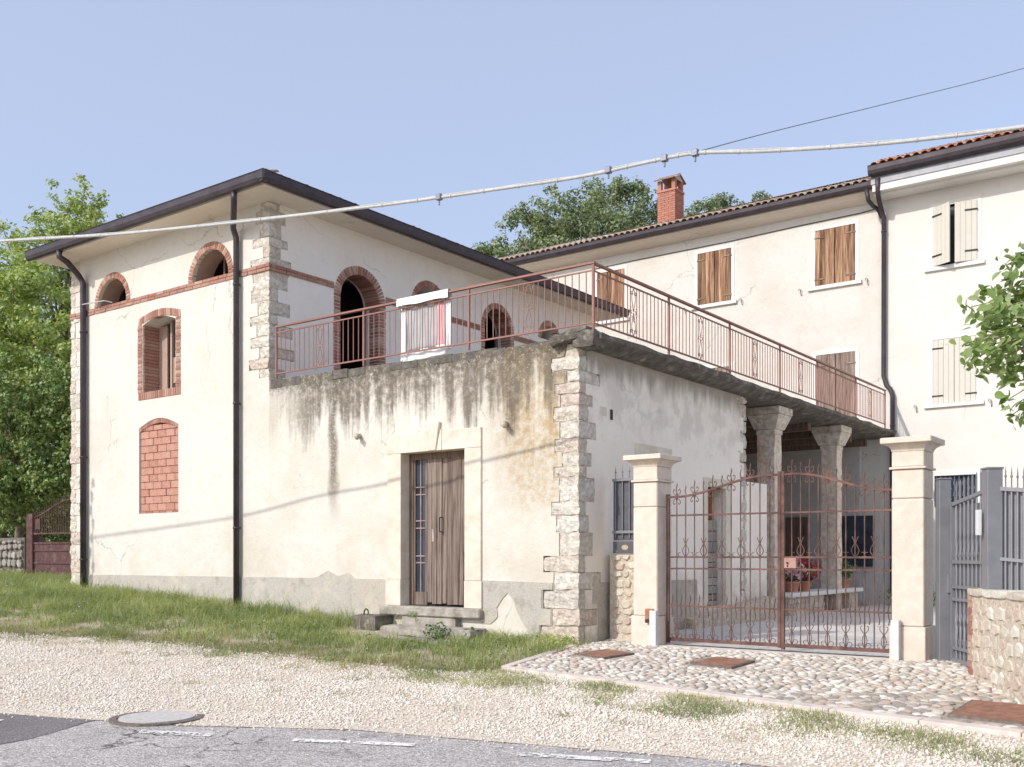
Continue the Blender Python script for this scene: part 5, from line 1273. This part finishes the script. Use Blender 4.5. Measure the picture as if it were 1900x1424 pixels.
def gate_leaf(label, ua, ub, hinge_low):
    e = empty('driveway_gate_leaf', PG((ua+ub)/2, .46), label, 'gate', 'two leaves of the rusty driveway gate')
    ztop = (lambda u: 2.385+(.235)*ss_(((u-ua)/(ub-ua)-.08)/.82)) if hinge_low < 0 else (lambda u: 2.62-(.245)*ss_(((u-ua)/(ub-ua)-.12)/.84))
    def rail(nm, z0f, h, d=.016):
        q = MB(); n = 16
        for i in range(n+1):
            u = ua+(ub-ua)*i/n; z = z0f(u)
            for dz, dd in ((-h/2, -d), (-h/2, d), (h/2, d), (h/2, -d)): q.v.append(tuple(PG(u, z+dz, dd)))
        for i in range(n):
            for j in range(4): a_ = i*4+j; b_ = i*4+(j+1) % 4; q.f.append((a_, b_, b_+4, a_+4))
        q.f += [(0, 1, 2, 3), (n*4, n*4+1, n*4+2, n*4+3)]; return q.build(nm, M['gate'], e)
    rail('top_rail', ztop, .028); 
    for z in (2.135, 1.57, 1.415, .91): rail('rail', lambda u, z=z: z, .022, .012)
    rail('bottom_rail', lambda u: .455, .045, .018)
    for u in (ua, ub): q = MB(); q.pbox(PG, u-.02, u+.02, .40 if u == ua else .42, ztop(u)+.04, -.02, .02); q.build('stile', M['gate'], e)
    n = 12; du = (ub-ua)/n
    for i in range(1, n):
        u = ua+du*i; zt_ = ztop(u); dec = i % 2 == 1
        q = MB(); q.tube([PG(u, .46), PG(u, zt_)], .0085, 6); q.build('bar', M['gate'], e)
        spike(PG, u, zt_, zt_+(.20 if dec else .15)).build('spike', M['gate'], e)
        if dec: orn_fleur(PG, u, zt_, 'gate').build('fleur', M['gate'], e); orn_bulb(PG, u, .48, .26, .048).build('ornament', M['gate'], e)
        else: orn_lyre(PG, u, 1.575, .25, .05, 'gate').build('lyre', M['gate'], e)
    for i in range(n): u = ua+du*(i+.5); q = spike(PG, u, .76, 1.08, .010); q.build('spindle', M['gate'], e)
    return e
gm_ = onY(1450, 1000, YG)[0]
g1_ = gate_leaf('left leaf of the rusty scrollwork driveway gate', -6.49, gm_-.025, -1)
g2_ = gate_leaf('right leaf of the rusty scrollwork driveway gate with the lock plate', gm_+.022, -3.50, 1)
q = MB(); u, z = onY(1458, 1048, YG); q.pbox(PG, gm_+.045, gm_+.20, 1.43, 1.56, -.03, .03); q.build('lock_box', M['redpaint'], g2_, bevel=.004)
q = MB(); q.tube([PG(gm_+.09, 1.50, -.03), PG(gm_+.09, 1.50, -.055)], .012, 6); q.tube([PG(gm_+.09, 1.46, -.03), PG(gm_+.09, 1.46, -.036)], .012, 6); q.build('keyhole', M['iron'], g2_)

# ================================================================== grey panel with letter slot between building and pillar
YI = 12.72; PI_ = front(YI)
ip = empty('letterbox_panel', (-7.3, YI, 1.8), 'blue grey steel panel with spikes and letter slot left of the stone pillar', 'fence panel')
iu0, iu1 = onY(1137, 900, YI)[0], -6.92
zp = lambda y: onY(1157, y, YI)[1]
q = MB(); q.pbox(PI_, iu0, iu1, zp(1003), zp(890), .02, .03); q.build('sheet', M['dkgrey'], ip)
for y0_, y1_ in ((888, 893), (985, 990)): q = MB(); q.pbox(PI_, iu0, iu1, zp(y1_), zp(y0_), -.02, .02); q.build('rail', M['grey'], ip)
for i in range(4): q = MB(); u = iu0+.05+i*.115; q.tube([PI_(u, zp(998)), PI_(u, zp(890))], .010, 6); q.tube([PI_(u, zp(890)), PI_(u, zp(872)), PI_(u, zp(864))], [.008, .007, .001], 6); q.tube([PI_(u, zp(877)), PI_(u, zp(875))], .018, 6); q.build('bar', M['grey'], ip)
q = MB(); q.pbox(PI_, iu0+.02, iu1, zp(1027), zp(1005), -.03, .03); q.build('letterbox', M['dkgrey'], ip, bevel=.004)
q = MB(); uc, zc_ = onY(1161.5, 1016, YI); n = 20
q.poly([PI_(uc+.055*math.cos(2*PI*i/n), zc_+.036*math.sin(2*PI*i/n), -.034) for i in range(n)]); q.poly([PI_(uc+.055*math.cos(2*PI*i/n), zc_+.036*math.sin(2*PI*i/n), -.0305) for i in range(n)]); 
for i in range(n): j = (i+1) % n; q.f.append((i, j, n+j, n+i))
q.build('oval_plate', M['copper'] if False else m_simple('brass_plate', (.55, .45, .28), .4, .5, var=.2), ip)
def rubble_face(par, P, u0, u1, z0f, z1f, cell, d=-.02, mat='rubble', jit=.25, thick=.06):
    """individual flat-faced stones set in a wall face on a loose brick-like grid"""
    z = z0f; r = 0; k = 0
    while z < z1f-.04:
        h = cell*random.uniform(.7, 1.1); h = min(h, z1f-z); u = u0+random.uniform(0, cell*.3)
        while u < u1-.03:
            w_ = min(cell*random.uniform(.7, 1.6), u1-u)
            if w_ > .05:
                n = random.randint(5, 7); cu_, cz_ = u+w_/2, z+h/2+random.uniform(-.02, .02); pts = []
                a0 = random.uniform(0, 1)
                for i in range(n):
                    a_ = a0+2*PI*i/n+random.uniform(-.25, .25); rr = random.uniform(.82, 1.0); ca_, sa_ = math.cos(a_), math.sin(a_); s_ = 1/max(abs(ca_), abs(sa_))**.6
                    pts.append((cu_+ca_*w_*.46*rr*s_, cz_+sa_*h*.46*rr*s_))
                q = MB(); o_ = d+random.uniform(-.012, .008); m0 = len(q.v)
                q.v += [tuple(P(a_, b_, thick)) for a_, b_ in pts]+[tuple(P(a_, b_, o_+.015)) for a_, b_ in pts]+[tuple(P(cu_+(a_-cu_)*.78, cz_+(b_-cz_)*.78, o_)) for a_, b_ in pts]
                for i in range(n): j = (i+1) % n; q.f += [(i, j, n+j, n+i), (n+i, n+j, 2*n+j, 2*n+i)]
                q.f.append(tuple(2*n+i for i in range(n))); q.build('stone', M[mat], par); k += 1
            u += w_
        z += h; r += 1
sw = empty('infill_wall', (-7.3, YI+.05, .3), 'narrow rubble stone wall under the letterbox panel', 'wall')
q = MB(); q.box(iu0-.05, iu1+.1, YI, YI+.3, .1, zp(1028)); q.build('core', M['rubble_mortar'], sw); rubble_face(sw, PI_, iu0-.02, iu1+.05, .32, zp(1030), .15)

# ================================================================== grey pedestrian gate, posts, fence and low stone wall at the right
GA = Vector((-2.84, 12.22, 0)); GB = Vector((-2.30, 11.42, 0)); gd = (GB-GA).normalized(); gn = Vector((-gd.y, gd.x, 0))
PGp = lambda u, v, d=0: GA+gd*u+gn*d+Vector((0, 0, v))
def gpost(loc, label, z0, z1, w=.13):
    e = empty('gate_post', (loc[0], loc[1], z0), label, 'gate post', 'square grey steel posts beside the pedestrian gate'); a_ = gd*w/2; b_ = gn*w/2; c = Vector((loc[0], loc[1], 0)); Z = Vector((0, 0, 1))
    q = MB(); q.hexa([c-a_-b_+Z*z0, c+a_-b_+Z*z0, c+a_+b_+Z*z0, c-a_+b_+Z*z0, c-a_-b_+Z*z1, c+a_-b_+Z*z1, c+a_+b_+Z*z1, c-a_+b_+Z*z1]); q.build('shaft', M['grey'], e, bevel=.004)
    q = MB(); k = 1.12; q.hexa([c-(a_+b_)*k+Z*z1, c+(a_-b_)*k+Z*z1, c+(a_+b_)*k+Z*z1, c-(a_-b_)*k+Z*z1, c-(a_+b_)*k+Z*(z1+.02), c+(a_-b_)*k+Z*(z1+.02), c+(a_+b_)*k+Z*(z1+.02), c-(a_-b_)*k+Z*(z1+.02)]); q.build('cap', M['grey'], e, bevel=.004)
    return e
gpost((-2.93, 12.24), 'grey steel post just right of the right stone pillar', .3, 2.46)
P2 = gpost((-2.20, 11.16), 'grey steel post on the stone wall end with the intercom', 1.17, 2.47, .15)
q = MB(); u, z = -2.285, 1.95; 
ic = P2; c = Vector((-2.29, 11.13, 1.93)); q.hexa([c+gd*a_+gn*b_+Vector((0, 0, h)) for h in (-.13, .13) for a_, b_ in ((-.03, -.055), (.035, -.055), (.035, -.015), (-.03, -.015))]); q.build('intercom', M['actuator'], ic, bevel=.004)
pg = empty('pedestrian_gate', tuple(GA+Vector((0, 0, .35))), 'narrow grey steel pedestrian gate with bars between pillar and stone wall', 'gate')
gw = .98; u0_, u1_ = .05, .92
def grail(z, h=.035, d=.02, nm='rail', slope=0):
    q = MB(); q.hexa([PGp(u0_, z-h/2, -d), PGp(u1_, z-h/2+slope, -d), PGp(u1_, z-h/2+slope, d), PGp(u0_, z-h/2, d), PGp(u0_, z+h/2, -d), PGp(u1_, z+h/2+slope, -d), PGp(u1_, z+h/2+slope, d), PGp(u0_, z+h/2, d)]); q.build(nm, M['grey'], pg)
grail(2.17, .04, .02, 'top_rail', .10); grail(1.52); grail(1.24); grail(1.10); grail(.55); grail(.41, .05, .022, 'bottom_rail')
for u in (u0_, u1_): q = MB(); q.pbox(PGp, u-.02, u+.02, .38, 2.2 if u < .5 else 2.3, -.02, .02); q.build('stile', M['grey'], pg)
for i in range(7):
    u = u0_+(u1_-u0_)*(i+1)/8; q = MB(); q.tube([PGp(u, .41), PGp(u, 2.17+.1*(i+1)/8)], .010, 6); q.build('bar', M['grey'], pg)
    spike(PGp, u, 2.18+.1*(i+1)/8, 2.42+.1*(i+1)/8, 0, .009).build('spike', M['grey'], pg)
    if i % 1 == 0 and i < 6: orn_lyre(PGp, u, 1.57, .28, .03, 'grey').build('lyre', M['grey'], pg); orn_bulb(PGp, u, .60, .34, .03).build('ornament', M['grey'], pg)
q = MB(); q.hexa([PGp(u, z, d) for z in (.42, 2.16) for u, d in ((u0_, .03), (u1_, .03), (u1_, .04), (u0_, .04))]); q.build('sheet', M['grey'], pg)
q = MB(); q.pbox(PGp, -.01, .05, 1.17, 1.38, -.045, -.02); q.build('lock', M['grey'], pg)
# low stone wall, brick quoin at its end
WA = Vector((-2.47, 11.40, 0)); WB = Vector((-1.05, 8.92, 0)); wd_ = (WB-WA).normalized(); wn_ = Vector((-wd_.y, wd_.x, 0)); WL = (WB-WA).length
PW = lambda u, v, d=0: WA+wd_*u+wn_*d+Vector((0, 0, v))
lwl = empty('low_stone_wall', (-1.9, 10.4, .2), 'low rubble stone wall at the right edge with a brick end', 'wall')
q = MB(); q.pbox(PW, .02, WL, -.1, 1.19, 0, .30); q.build('core', M['rubble_mortar'], lwl)
q = MB(); q.box(-2.2, 3.5, 11.3, 11.6, -.1, 1.10); q.build('core', M['rubble_mortar'], lwl)
rubble_face(lwl, PW, .10, WL, .12, 1.15, .19, -.012)
u = 0
while u < WL: w_ = random.uniform(.4, .7); m_ = rough_block(w_-.01, .34, .07, u+.3, .012, 3); m_.materials.append(M['rubble']); o = piece('coping_stone', m_, lwl, PW(u+w_/2, 1.215, .15)); o.rotation_euler = (0, 0, math.atan2(wd_.y, wd_.x)); u += w_
for i in range(13): q = MB(); q.pbox(PW, -.02, .085+.03*(i % 2), .28+i*.07, .28+i*.07+.06, -.008, .28); q.build('brick', M['brick'], lwl)
# grey fence on the wall behind
fe = empty('steel_fence', (-1.5, 11.2, 1.2), 'grey steel bar fence with spear points on the wall at the right edge', 'fence')
PF = lambda u, v, d=0: Vector((-2.12+u, 11.14-.0*u+d, v-.10*u))
for z, h in ((2.27, .04), (1.56, .035), (1.24, .03)):
    q = MB(); q.hexa([PF(0, z-h/2, -.02), PF(3, z-h/2, -.02), PF(3, z-h/2, .02), PF(0, z-h/2, .02), PF(0, z+h/2, -.02), PF(3, z+h/2, -.02), PF(3, z+h/2, .02), PF(0, z+h/2, .02)]); q.build('rail', M['grey'], fe)
for i in range(54):
    u = .05+i*.055; q = MB()
    if i % 1 == 0: q.tube([PF(u, 1.2), PF(u, 2.27)], .012, 6)
    q.build('bar', M['grey'], fe)
    if i % 1 == 0: q = MB(); q.tube([PF(u, 2.28), PF(u, 2.44), PF(u, 2.50)], [.007, .007, .001], 5); q.tube([PF(u, 2.39), PF(u, 2.41)], .013, 5); q.build('spear', M['grey'], fe)

q = MB(); q.pbox(PF, 0, 3, 1.22, 2.26, .03, .035); q.build('sheet', M['grey'], fe)
# ================================================================== far left: dry stone wall and maroon gate
YL = 13.4
dw = empty('dry_stone_wall', (-28, YL, 1), 'dry stone retaining wall half hidden by ivy at the left edge', 'wall')
q = MB(); q.box(-34, -25.75, YL+.04, YL+.6, .3, 2.05); q.build('core', M['drycore'], dw); PDW = front(YL)
rubble_face(dw, PDW, -29.5, -25.78, .85, 2.0, .24, -.03, 'drystone', thick=.1)
mg = empty('maroon_gate', (-24, YL, 1), 'old maroon sheet metal gate beside the left corner of the barn', 'gate')
gu0, gu1 = onY(52, 1000, YL)[0], -22.3; zg = lambda y: onY(95, y, YL)[1]; PM = front(YL)
q = MB(); q.pbox(PM, gu0, gu0+.30, .7, zg(952), -.05, .12); q.build('post', M['brown_gate'], mg, bevel=.01)
q = MB(); q.pbox(PM, gu0+.33, gu1, .9, zg(1008), 0, .02); q.build('sheet', M['brown_gate'], mg)
for y in (1008, 1022, 1045, 990): q = MB(); q.pbox(PM, gu0+.33, gu1, zg(y)-.02, zg(y)+.02, -.025, .0); q.build('rail', M['brown_gate'], mg)
n = 26
for i in range(n):
    t = i/(n-1); u = gu0+.36+(gu1-gu0-.4)*t; zt_ = zg(955)+.30*ss_(t*1.6)+.12*math.sin(PI*t)
    q = MB(); q.tube([PM(u, zg(990)), PM(u, zt_), PM(u, zt_+.12)], [.014, .012, .002], 5); q.build('bar', M['brown_gate'], mg)
q = MB(); q.tube([PM(gu0+.33+(gu1-gu0-.35)*t/10, zg(955)+.30*ss_(t/10*1.6)+.12*math.sin(PI*t/10)-.06) for t in range(11)], .018, 5); q.build('top_rail', M['brown_gate'], mg)
q = MB(); q.pbox(PM, gu0+.40, gu0+.62, zg(982), zg(962), -.02, .02); q.build('lock_box', M['brown_gate'], mg)

# ================================================================== overhead cables
CB = [(-60, 0, 9.5), (-34, 3, 7.2), (-22.21, 5.61, 6.75), (-17.02, 6.66, 6.30)]
lf = lambda px: (lambda a: (lambda t: (t*(_F[0]+_R[0]*a), t*(_F[1]+_R[1]*a), t))( (8.54+.23*9.17)/((_F[1]+_R[1]*a)-.23*(_F[0]+_R[0]*a)) ))((px-CX)/FOC)
for px, py in ((0, 448), (120, 441), (230, 434), (445, 412.5), (680, 385), (815, 367), (940, 349), (1080, 328), (1200, 302), (1290, 285), (1420, 281), (1600, 270), (1750, 255), (1900, 236), (2100, 205)):
    x, y, t = lf(px); CB.append((x, y, EYE+(HY-py)/FOC*t))
CB.append((6, 12.2, 6.6)); CB.append((30, 17.5, 9))
cb = empty('overhead_cable', CB[10], 'thick pale bundled cable crossing the picture in front of the buildings', 'cable')
def smooth_path(pts, k=6):
    out = []; pts = [Vector(p) for p in pts]
    for i in range(len(pts)-1):
        p0, p1, p2, p3 = pts[max(i-1, 0)], pts[i], pts[i+1], pts[min(i+2, len(pts)-1)]
        for j in range(k):
            t = j/k; out.append(.5*((2*p1)+(p2-p0)*t+(2*p0-5*p1+4*p2-p3)*t*t+(3*p1-p0-3*p2+p3)*t**3))
    return out+[pts[-1]]
sp_ = smooth_path(CB[2:-2]); q = MB(); q.tube([CB[0], CB[1]]+sp_+[CB[-2], CB[-1]], .0175, 8); q.build('sheath', M['cable'], cb, True)
q = MB(); q.tube([Vector(p)+Vector((0, 0, .022+.004*math.sin(i*.9))) for i, p in enumerate(sp_)], .007, 5); q.build('carrier_wire', M['cable'], cb)
for i in range(4, len(sp_)-3, 3): p = sp_[i]; q = MB(); d_ = (sp_[i+1]-sp_[i]).normalized(); q.tube([p-d_*.010, p+d_*.007], .0235, 8); q.build('cable_tie', M['cable'], cb)
for px, py in ((1290, 285), (1233, 295), (1129, 317), (815, 367)):
    x, y, t = lf(px); p = Vector((x, y, EYE+(HY-py)/FOC*t)); q = MB(); q.box(p.x-.035, p.x+.035, p.y-.03, p.y+.03, p.z-.03, p.z+.04); q.box(p.x-.01, p.x+.01, p.y-.01, p.y+.01, p.z-.09, p.z-.03); q.build('clamp', M['thin'], cb, bevel=.006)
x, y, t = lf(1290); p0 = Vector((x, y, EYE+(HY-283)/FOC*t))
dirp = lambda px, py, t: Vector((t*(_F[0]+_R[0]*(px-CX)/FOC), t*(_F[1]+_R[1]*(px-CX)/FOC), EYE+(HY-py)/FOC*t))
tw = empty('thin_wire', tuple(p0), 'thin single wire rising to the upper right from the thick cable', 'wire')
q = MB(); q.tube(smooth_path([p0, dirp(1440, 243, 12), dirp(1660, 189, 13.6), dirp(1900, 127, 15.4), dirp(2300, 10, 19)], 5), .006, 5); q.build('wire', M['thin'], tw)

# ================================================================== trees
def tree(name, label, base, top, clumps, per, size, mat, seed, lean=(0, 0), r0=.25, asp=.5, cat='tree', grp=None):
    e = empty(name, base, label, cat, grp); rr = random.Random(seed)
    q = MB(); b = Vector(base); tp = Vector(top); pts = [b+(tp-b)*(i/6)+Vector((rr.uniform(-.15, .15), rr.uniform(-.15, .15), 0))*(i > 0) for i in range(7)]
    q.tube(pts, [r0*(1-.85*i/6) for i in range(7)], 9)
    for c, rad in clumps[::max(1, len(clumps)//22)]:
        s = pts[rr.randint(2, 5)]; c = Vector(c); m = (s+c)/2+Vector((rr.uniform(-.3, .3), rr.uniform(-.3, .3), -.2)); q.tube([s, m, c], [r0*.28, r0*.16, r0*.05], 5)
    q.build('trunk', M['bark'], e, True)
    foliage('crown', e, clumps, per, size, mat, seed, asp); return e
def clumpy(c, rad, n, sub, seed):
    """many small leaf clumps spread through and over an ellipsoid, so that the outline is ragged and has gaps"""
    r_ = random.Random(seed); out = []
    for i in range(n):
        d = Vector((r_.gauss(0, 1), r_.gauss(0, 1), r_.gauss(0, 1))).normalized(); k = r_.uniform(.45, 1.22)
        s = sub*r_.uniform(.55, 1.25)*(1 if k < 1 else .6); out.append(((c[0]+d.x*rad[0]*k, c[1]+d.y*rad[1]*k, c[2]+d.z*rad[2]*k), (s, s, s*.72)))
    return out
def at(px, py, t): return dirp(px, py, t)
def grp_clumps(L, seed):
    out = []
    for i, (px, py, t, rx, rz, n, sub) in enumerate(L): p = at(px, py, t); out += clumpy(p, (rx, rx, rz), n, sub, seed+i)
    return out
L = [(130, 420, 34, 1.3, 1.2, 40, .42), (160, 385, 34, .7, 1.0, 16, .32), (75, 480, 34, 1.6, 1.3, 46, .45), (180, 450, 35, 1.2, 1.0, 26, .42), (60, 570, 33, 2.0, 1.6, 60, .5), (130, 530, 34, 1.5, 1.6, 40, .5)]
b = at(110, 1010, 34); tree('broadleaf_tree', 'tall light green tree rising behind the left end of the barn roof', (b.x, b.y, 1.2), tuple(at(130, 430, 34)), grp_clumps(L, 11), 560, .15, 'leaf_light', 5)
L = [(10, 560, 30, 1.6, 1.4, 50, .45), (-60, 620, 30, 2.0, 2.2, 60, .5), (20, 650, 29, 1.6, 1.4, 50, .45), (90, 660, 29, 1.1, 1.3, 40, .42), (-70, 520, 31, 1.8, 1.5, 40, .5)]
b = at(0, 1010, 30); tree('broadleaf_tree', 'bushy bright green tree at the left picture edge', (b.x, b.y, 1.2), tuple(at(10, 560, 30)), grp_clumps(L, 31), 600, .15, 'leaf_light', 6)
L = [(40, 740, 27.5, 1.5, 1.0, 50, .4), (110, 740, 27.5, 1.0, 1.2, 40, .4), (-40, 780, 27.5, 1.7, 1.5, 50, .45), (100, 850, 27.2, 1.0, 1.0, 44, .34), (30, 860, 27.2, 1.3, .9, 50, .36), (-30, 900, 27, 1.3, .7, 40, .34), (100, 965, 29.5, 1.6, .9, 50, .4), (60, 905, 26.6, 1.2, .42, 46, .25), (115, 900, 26.4, .6, .4, 24, .22), (10, 945, 26.8, .7, .5, 26, .26)]
b = at(40, 1010, 28.5); tree('overgrown_shrub', 'dark ivy covered shrubs hanging over the stone wall and maroon gate', (b.x, b.y, 1.2), tuple(at(40, 800, 28)), grp_clumps(L, 51), 900, .11, 'leaf_dark', 7, r0=.15, cat='shrub', asp=.7)
L = [(60, 640, 37, 5, 4.5, 150, .9), (-60, 800, 38, 5, 4.0, 100, .9), (130, 800, 34, 2.5, 3.5, 90, .8)]
L += [(20, 960, 31, 1.6, 1.2, 60, .5), (-60, 960, 31, 1.6, 1.2, 40, .5)]
b = at(60, 1000, 37); tree('broadleaf_tree', 'dark tree mass filling the background behind the left trees', (b.x, b.y, 1.2), tuple(at(60, 650, 37)), grp_clumps(L, 71), 160, .24, 'leaf_dark', 8, r0=.3)
# behind the farmhouse
L = [(1140, 380, 48, 1.6, 1.4, 60, .5), (1060, 400, 47, 1.7, 1.3, 60, .5), (985, 425, 46, 1.3, 1.2, 46, .45), (930, 465, 46, 1.1, .6, 30, .4), (1200, 400, 48, 1.2, 1.2, 40, .5), (1100, 440, 47, 3.2, 1.4, 90, .6), (1000, 475, 46, 2.4, .7, 50, .5), (1150, 360, 48, .7, .7, 16, .32), (970, 400, 46, .5, .5, 12, .3)]
b = at(1090, 1000, 47); tree('broadleaf_tree', 'dense grey green tree behind the farmhouse roof left of the chimney', (b.x, b.y, 0), tuple(at(1100, 420, 47)), grp_clumps(L, 91), 420, .17, 'leaf_far', 9, r0=.4)
L = [(1335, 382, 50, .9, .5, 22, .4), (1310, 400, 50, 1.1, .6, 24, .4), (1345, 368, 50, .4, .35, 8, .26), (1285, 405, 50, .5, .4, 10, .3), (1330, 430, 50, 1.6, .8, 30, .5)]
b = at(1320, 1000, 50); tree('broadleaf_tree', 'tree top showing above the roof right of the chimney', (b.x, b.y, 0), tuple(at(1325, 430, 50)), grp_clumps(L, 111), 420, .17, 'leaf_far', 10, r0=.35)
L = [(1409, 366, 50, .42, .3, 10, .26), (1415, 395, 50, .6, .5, 12, .4)]
b = at(1412, 1000, 50); tree('broadleaf_tree', 'smallest tree tip peeking over the roof ridge at the right', (b.x, b.y, 0), tuple(at(1412, 400, 50)), grp_clumps(L, 131), 420, .17, 'leaf_far', 12, r0=.3)
# near leafy branch entering from the right
nb2 = empty('leafy_tree', (1.2, 13.5, .35), 'broad leaved branch reaching in from the right edge in front of the cream house', 'tree')
q = MB(); tb = Vector((1.6, 12.6, .35)); q.tube([tb, tb+Vector((-.1, .0, 1.8)), Vector((.9, 11.9, 3.1)), Vector((.3, 11.5, 4.0))], [.12, .10, .07, .04], 8); q.build('trunk', M['bark'], nb2, True)
tips = []; q = MB(); rr = random.Random(5)
hub = Vector((.3, 11.5, 4.0))
TG = [(1815, 570), (1830, 600), (1800, 640), (1812, 668), (1850, 690), (1885, 740), (1890, 770), (1840, 545), (1870, 520), (1885, 490), (1895, 470), (1860, 610), (1880, 640), (1895, 690), (1850, 650), (1900, 560), (1920, 600), (1930, 520), (1940, 660), (1960, 720), (1980, 560), (1960, 480), (1875, 580), (1905, 620), (1925, 690), (1915, 470), (1845, 580), (1835, 640), (1865, 665), (1990, 620), (1890, 550), (1955, 600)]
LP = []; LN = []
TG = [(x_-12, y_) for x_, y_ in TG]+[(x_+14, y_+12) for x_, y_ in TG]
for px, py in TG:
    t = rr.uniform(9.4, 10.6); p = at(px, py, t); m = (hub+p)/2+Vector((0, 0, .25)); pts = smooth_path([hub, m, p], 7); q.tube(pts, [.016-.012*i/len(pts) for i in range(len(pts))], 5)
    for pt in pts[7:]:
        for k in range(3): LP.append(tuple(pt+Vector((rr.gauss(0, .06), rr.gauss(0, .06), rr.gauss(0, .05))))); v = Vector((rr.gauss(-.3, .6), rr.gauss(-.5, .6), rr.gauss(.7, .5))).normalized(); LN.append(tuple(v))
    for k in range(6): LP.append(tuple(p+Vector((rr.gauss(0, .07), rr.gauss(0, .07), rr.gauss(-.02, .06))))); LN.append(tuple(Vector((rr.gauss(-.3, .7), rr.gauss(-.5, .7), rr.gauss(.6, .5))).normalized()))
q.build('limbs', M['twig'], nb2, True)
def big_leaves(P_, nrm, size, seed):
    r_ = np.random.default_rng(seed); n = len(P_); t = np.cross(nrm, r_.normal(size=(n, 3))); t /= np.linalg.norm(t, axis=1)[:, None]
    t[:, 2] -= .35; t /= np.linalg.norm(t, axis=1)[:, None]; b = np.cross(nrm, t); b /= np.linalg.norm(b, axis=1)[:, None]; s = (size*r_.uniform(.6, 1.2, n))[:, None]
    pr = [(-.5, 0, 0), (-.25, .22, .05), (.1, .25, .04), (.35, .13, -.02), (.55, 0, -.10), (.35, -.13, -.02), (.1, -.25, .04), (-.25, -.22, .05), (0, 0, -.02)]
    V = np.stack([P_+t*s*a_+b*s*c_+nrm*s*d_ for a_, c_, d_ in pr], 1).reshape(-1, 3); base = (np.arange(n)*9)[:, None]
    tri = [(0, 1, 8), (1, 2, 8), (2, 3, 8), (3, 4, 8), (4, 5, 8), (5, 6, 8), (6, 7, 8), (7, 0, 8)]
    return V, np.concatenate([base+np.array(tr) for tr in tri])
V, Fq = big_leaves(np.array(LP), np.array(LN), .13, 2); o = link('foliage', np_mesh('foliage', V, Fq, M['leaf_near'], True), nb2)

# ================================================================== weeds
def weed(loc, label, r, h, n, size, mat, grp=None):
    e = empty('weed', loc, label, 'weed', grp); foliage('leaves', e, [((loc[0], loc[1], loc[2]+h/2), (r, r, h/2))], n/(r*r)*1.0, size, mat, int(abs(loc[0])*100), .45); return e
weed((-9.75, 11.25, gz(-9.75, 11.2)), 'leafy weed clump at the right end of the door steps', .22, .30, 240, .06, 'leaf_mid')
weed((-9.35, 11.55, gz(-9.3, 11.5)), 'small leafy weed against the wall right of the steps', .14, .22, 140, .05, 'leaf_mid')
weed((-7.9, 11.75, gz(-7.9, 11.7)), 'leafy weed clump at the foot of the stone corner', .25, .20, 260, .055, 'leaf_light')
weed((-8.6, 11.8, gz(-8.6, 11.8)), 'low weeds along the foot of the stained wall', .22, .10, 130, .05, 'leaf_mid')
weed((-10.75, 11.84, .60), 'tiny weed growing between threshold and steps', .10, .12, 60, .045, 'leaf_light')

# slender young tree added out of view to cast dappled shadow on the barn wall
sp2 = empty('added_sapling', (-21.15, 9.0, gz(-21.15, 9.0)), 'slender young tree with sparse leaf tufts, added out of view to shadow the barn wall', 'added_sapling')
q = MB(); q.tube([(-21.15, 9, .4), (-21.1, 9, 2.2), (-21.02, 9.0, 3.9), (-21.1, 9, 5.4)], [.03, .025, .018, .006], 6); q.build('trunk', M['bark'], sp2, True)
foliage('crown', sp2, [((-21.08+.07*math.sin(i*2.1), 9.0, 3.3+.30*i), (.07, .07, .13)) for i in range(8)], 7000, .07, 'leaf_light', 77, .5)
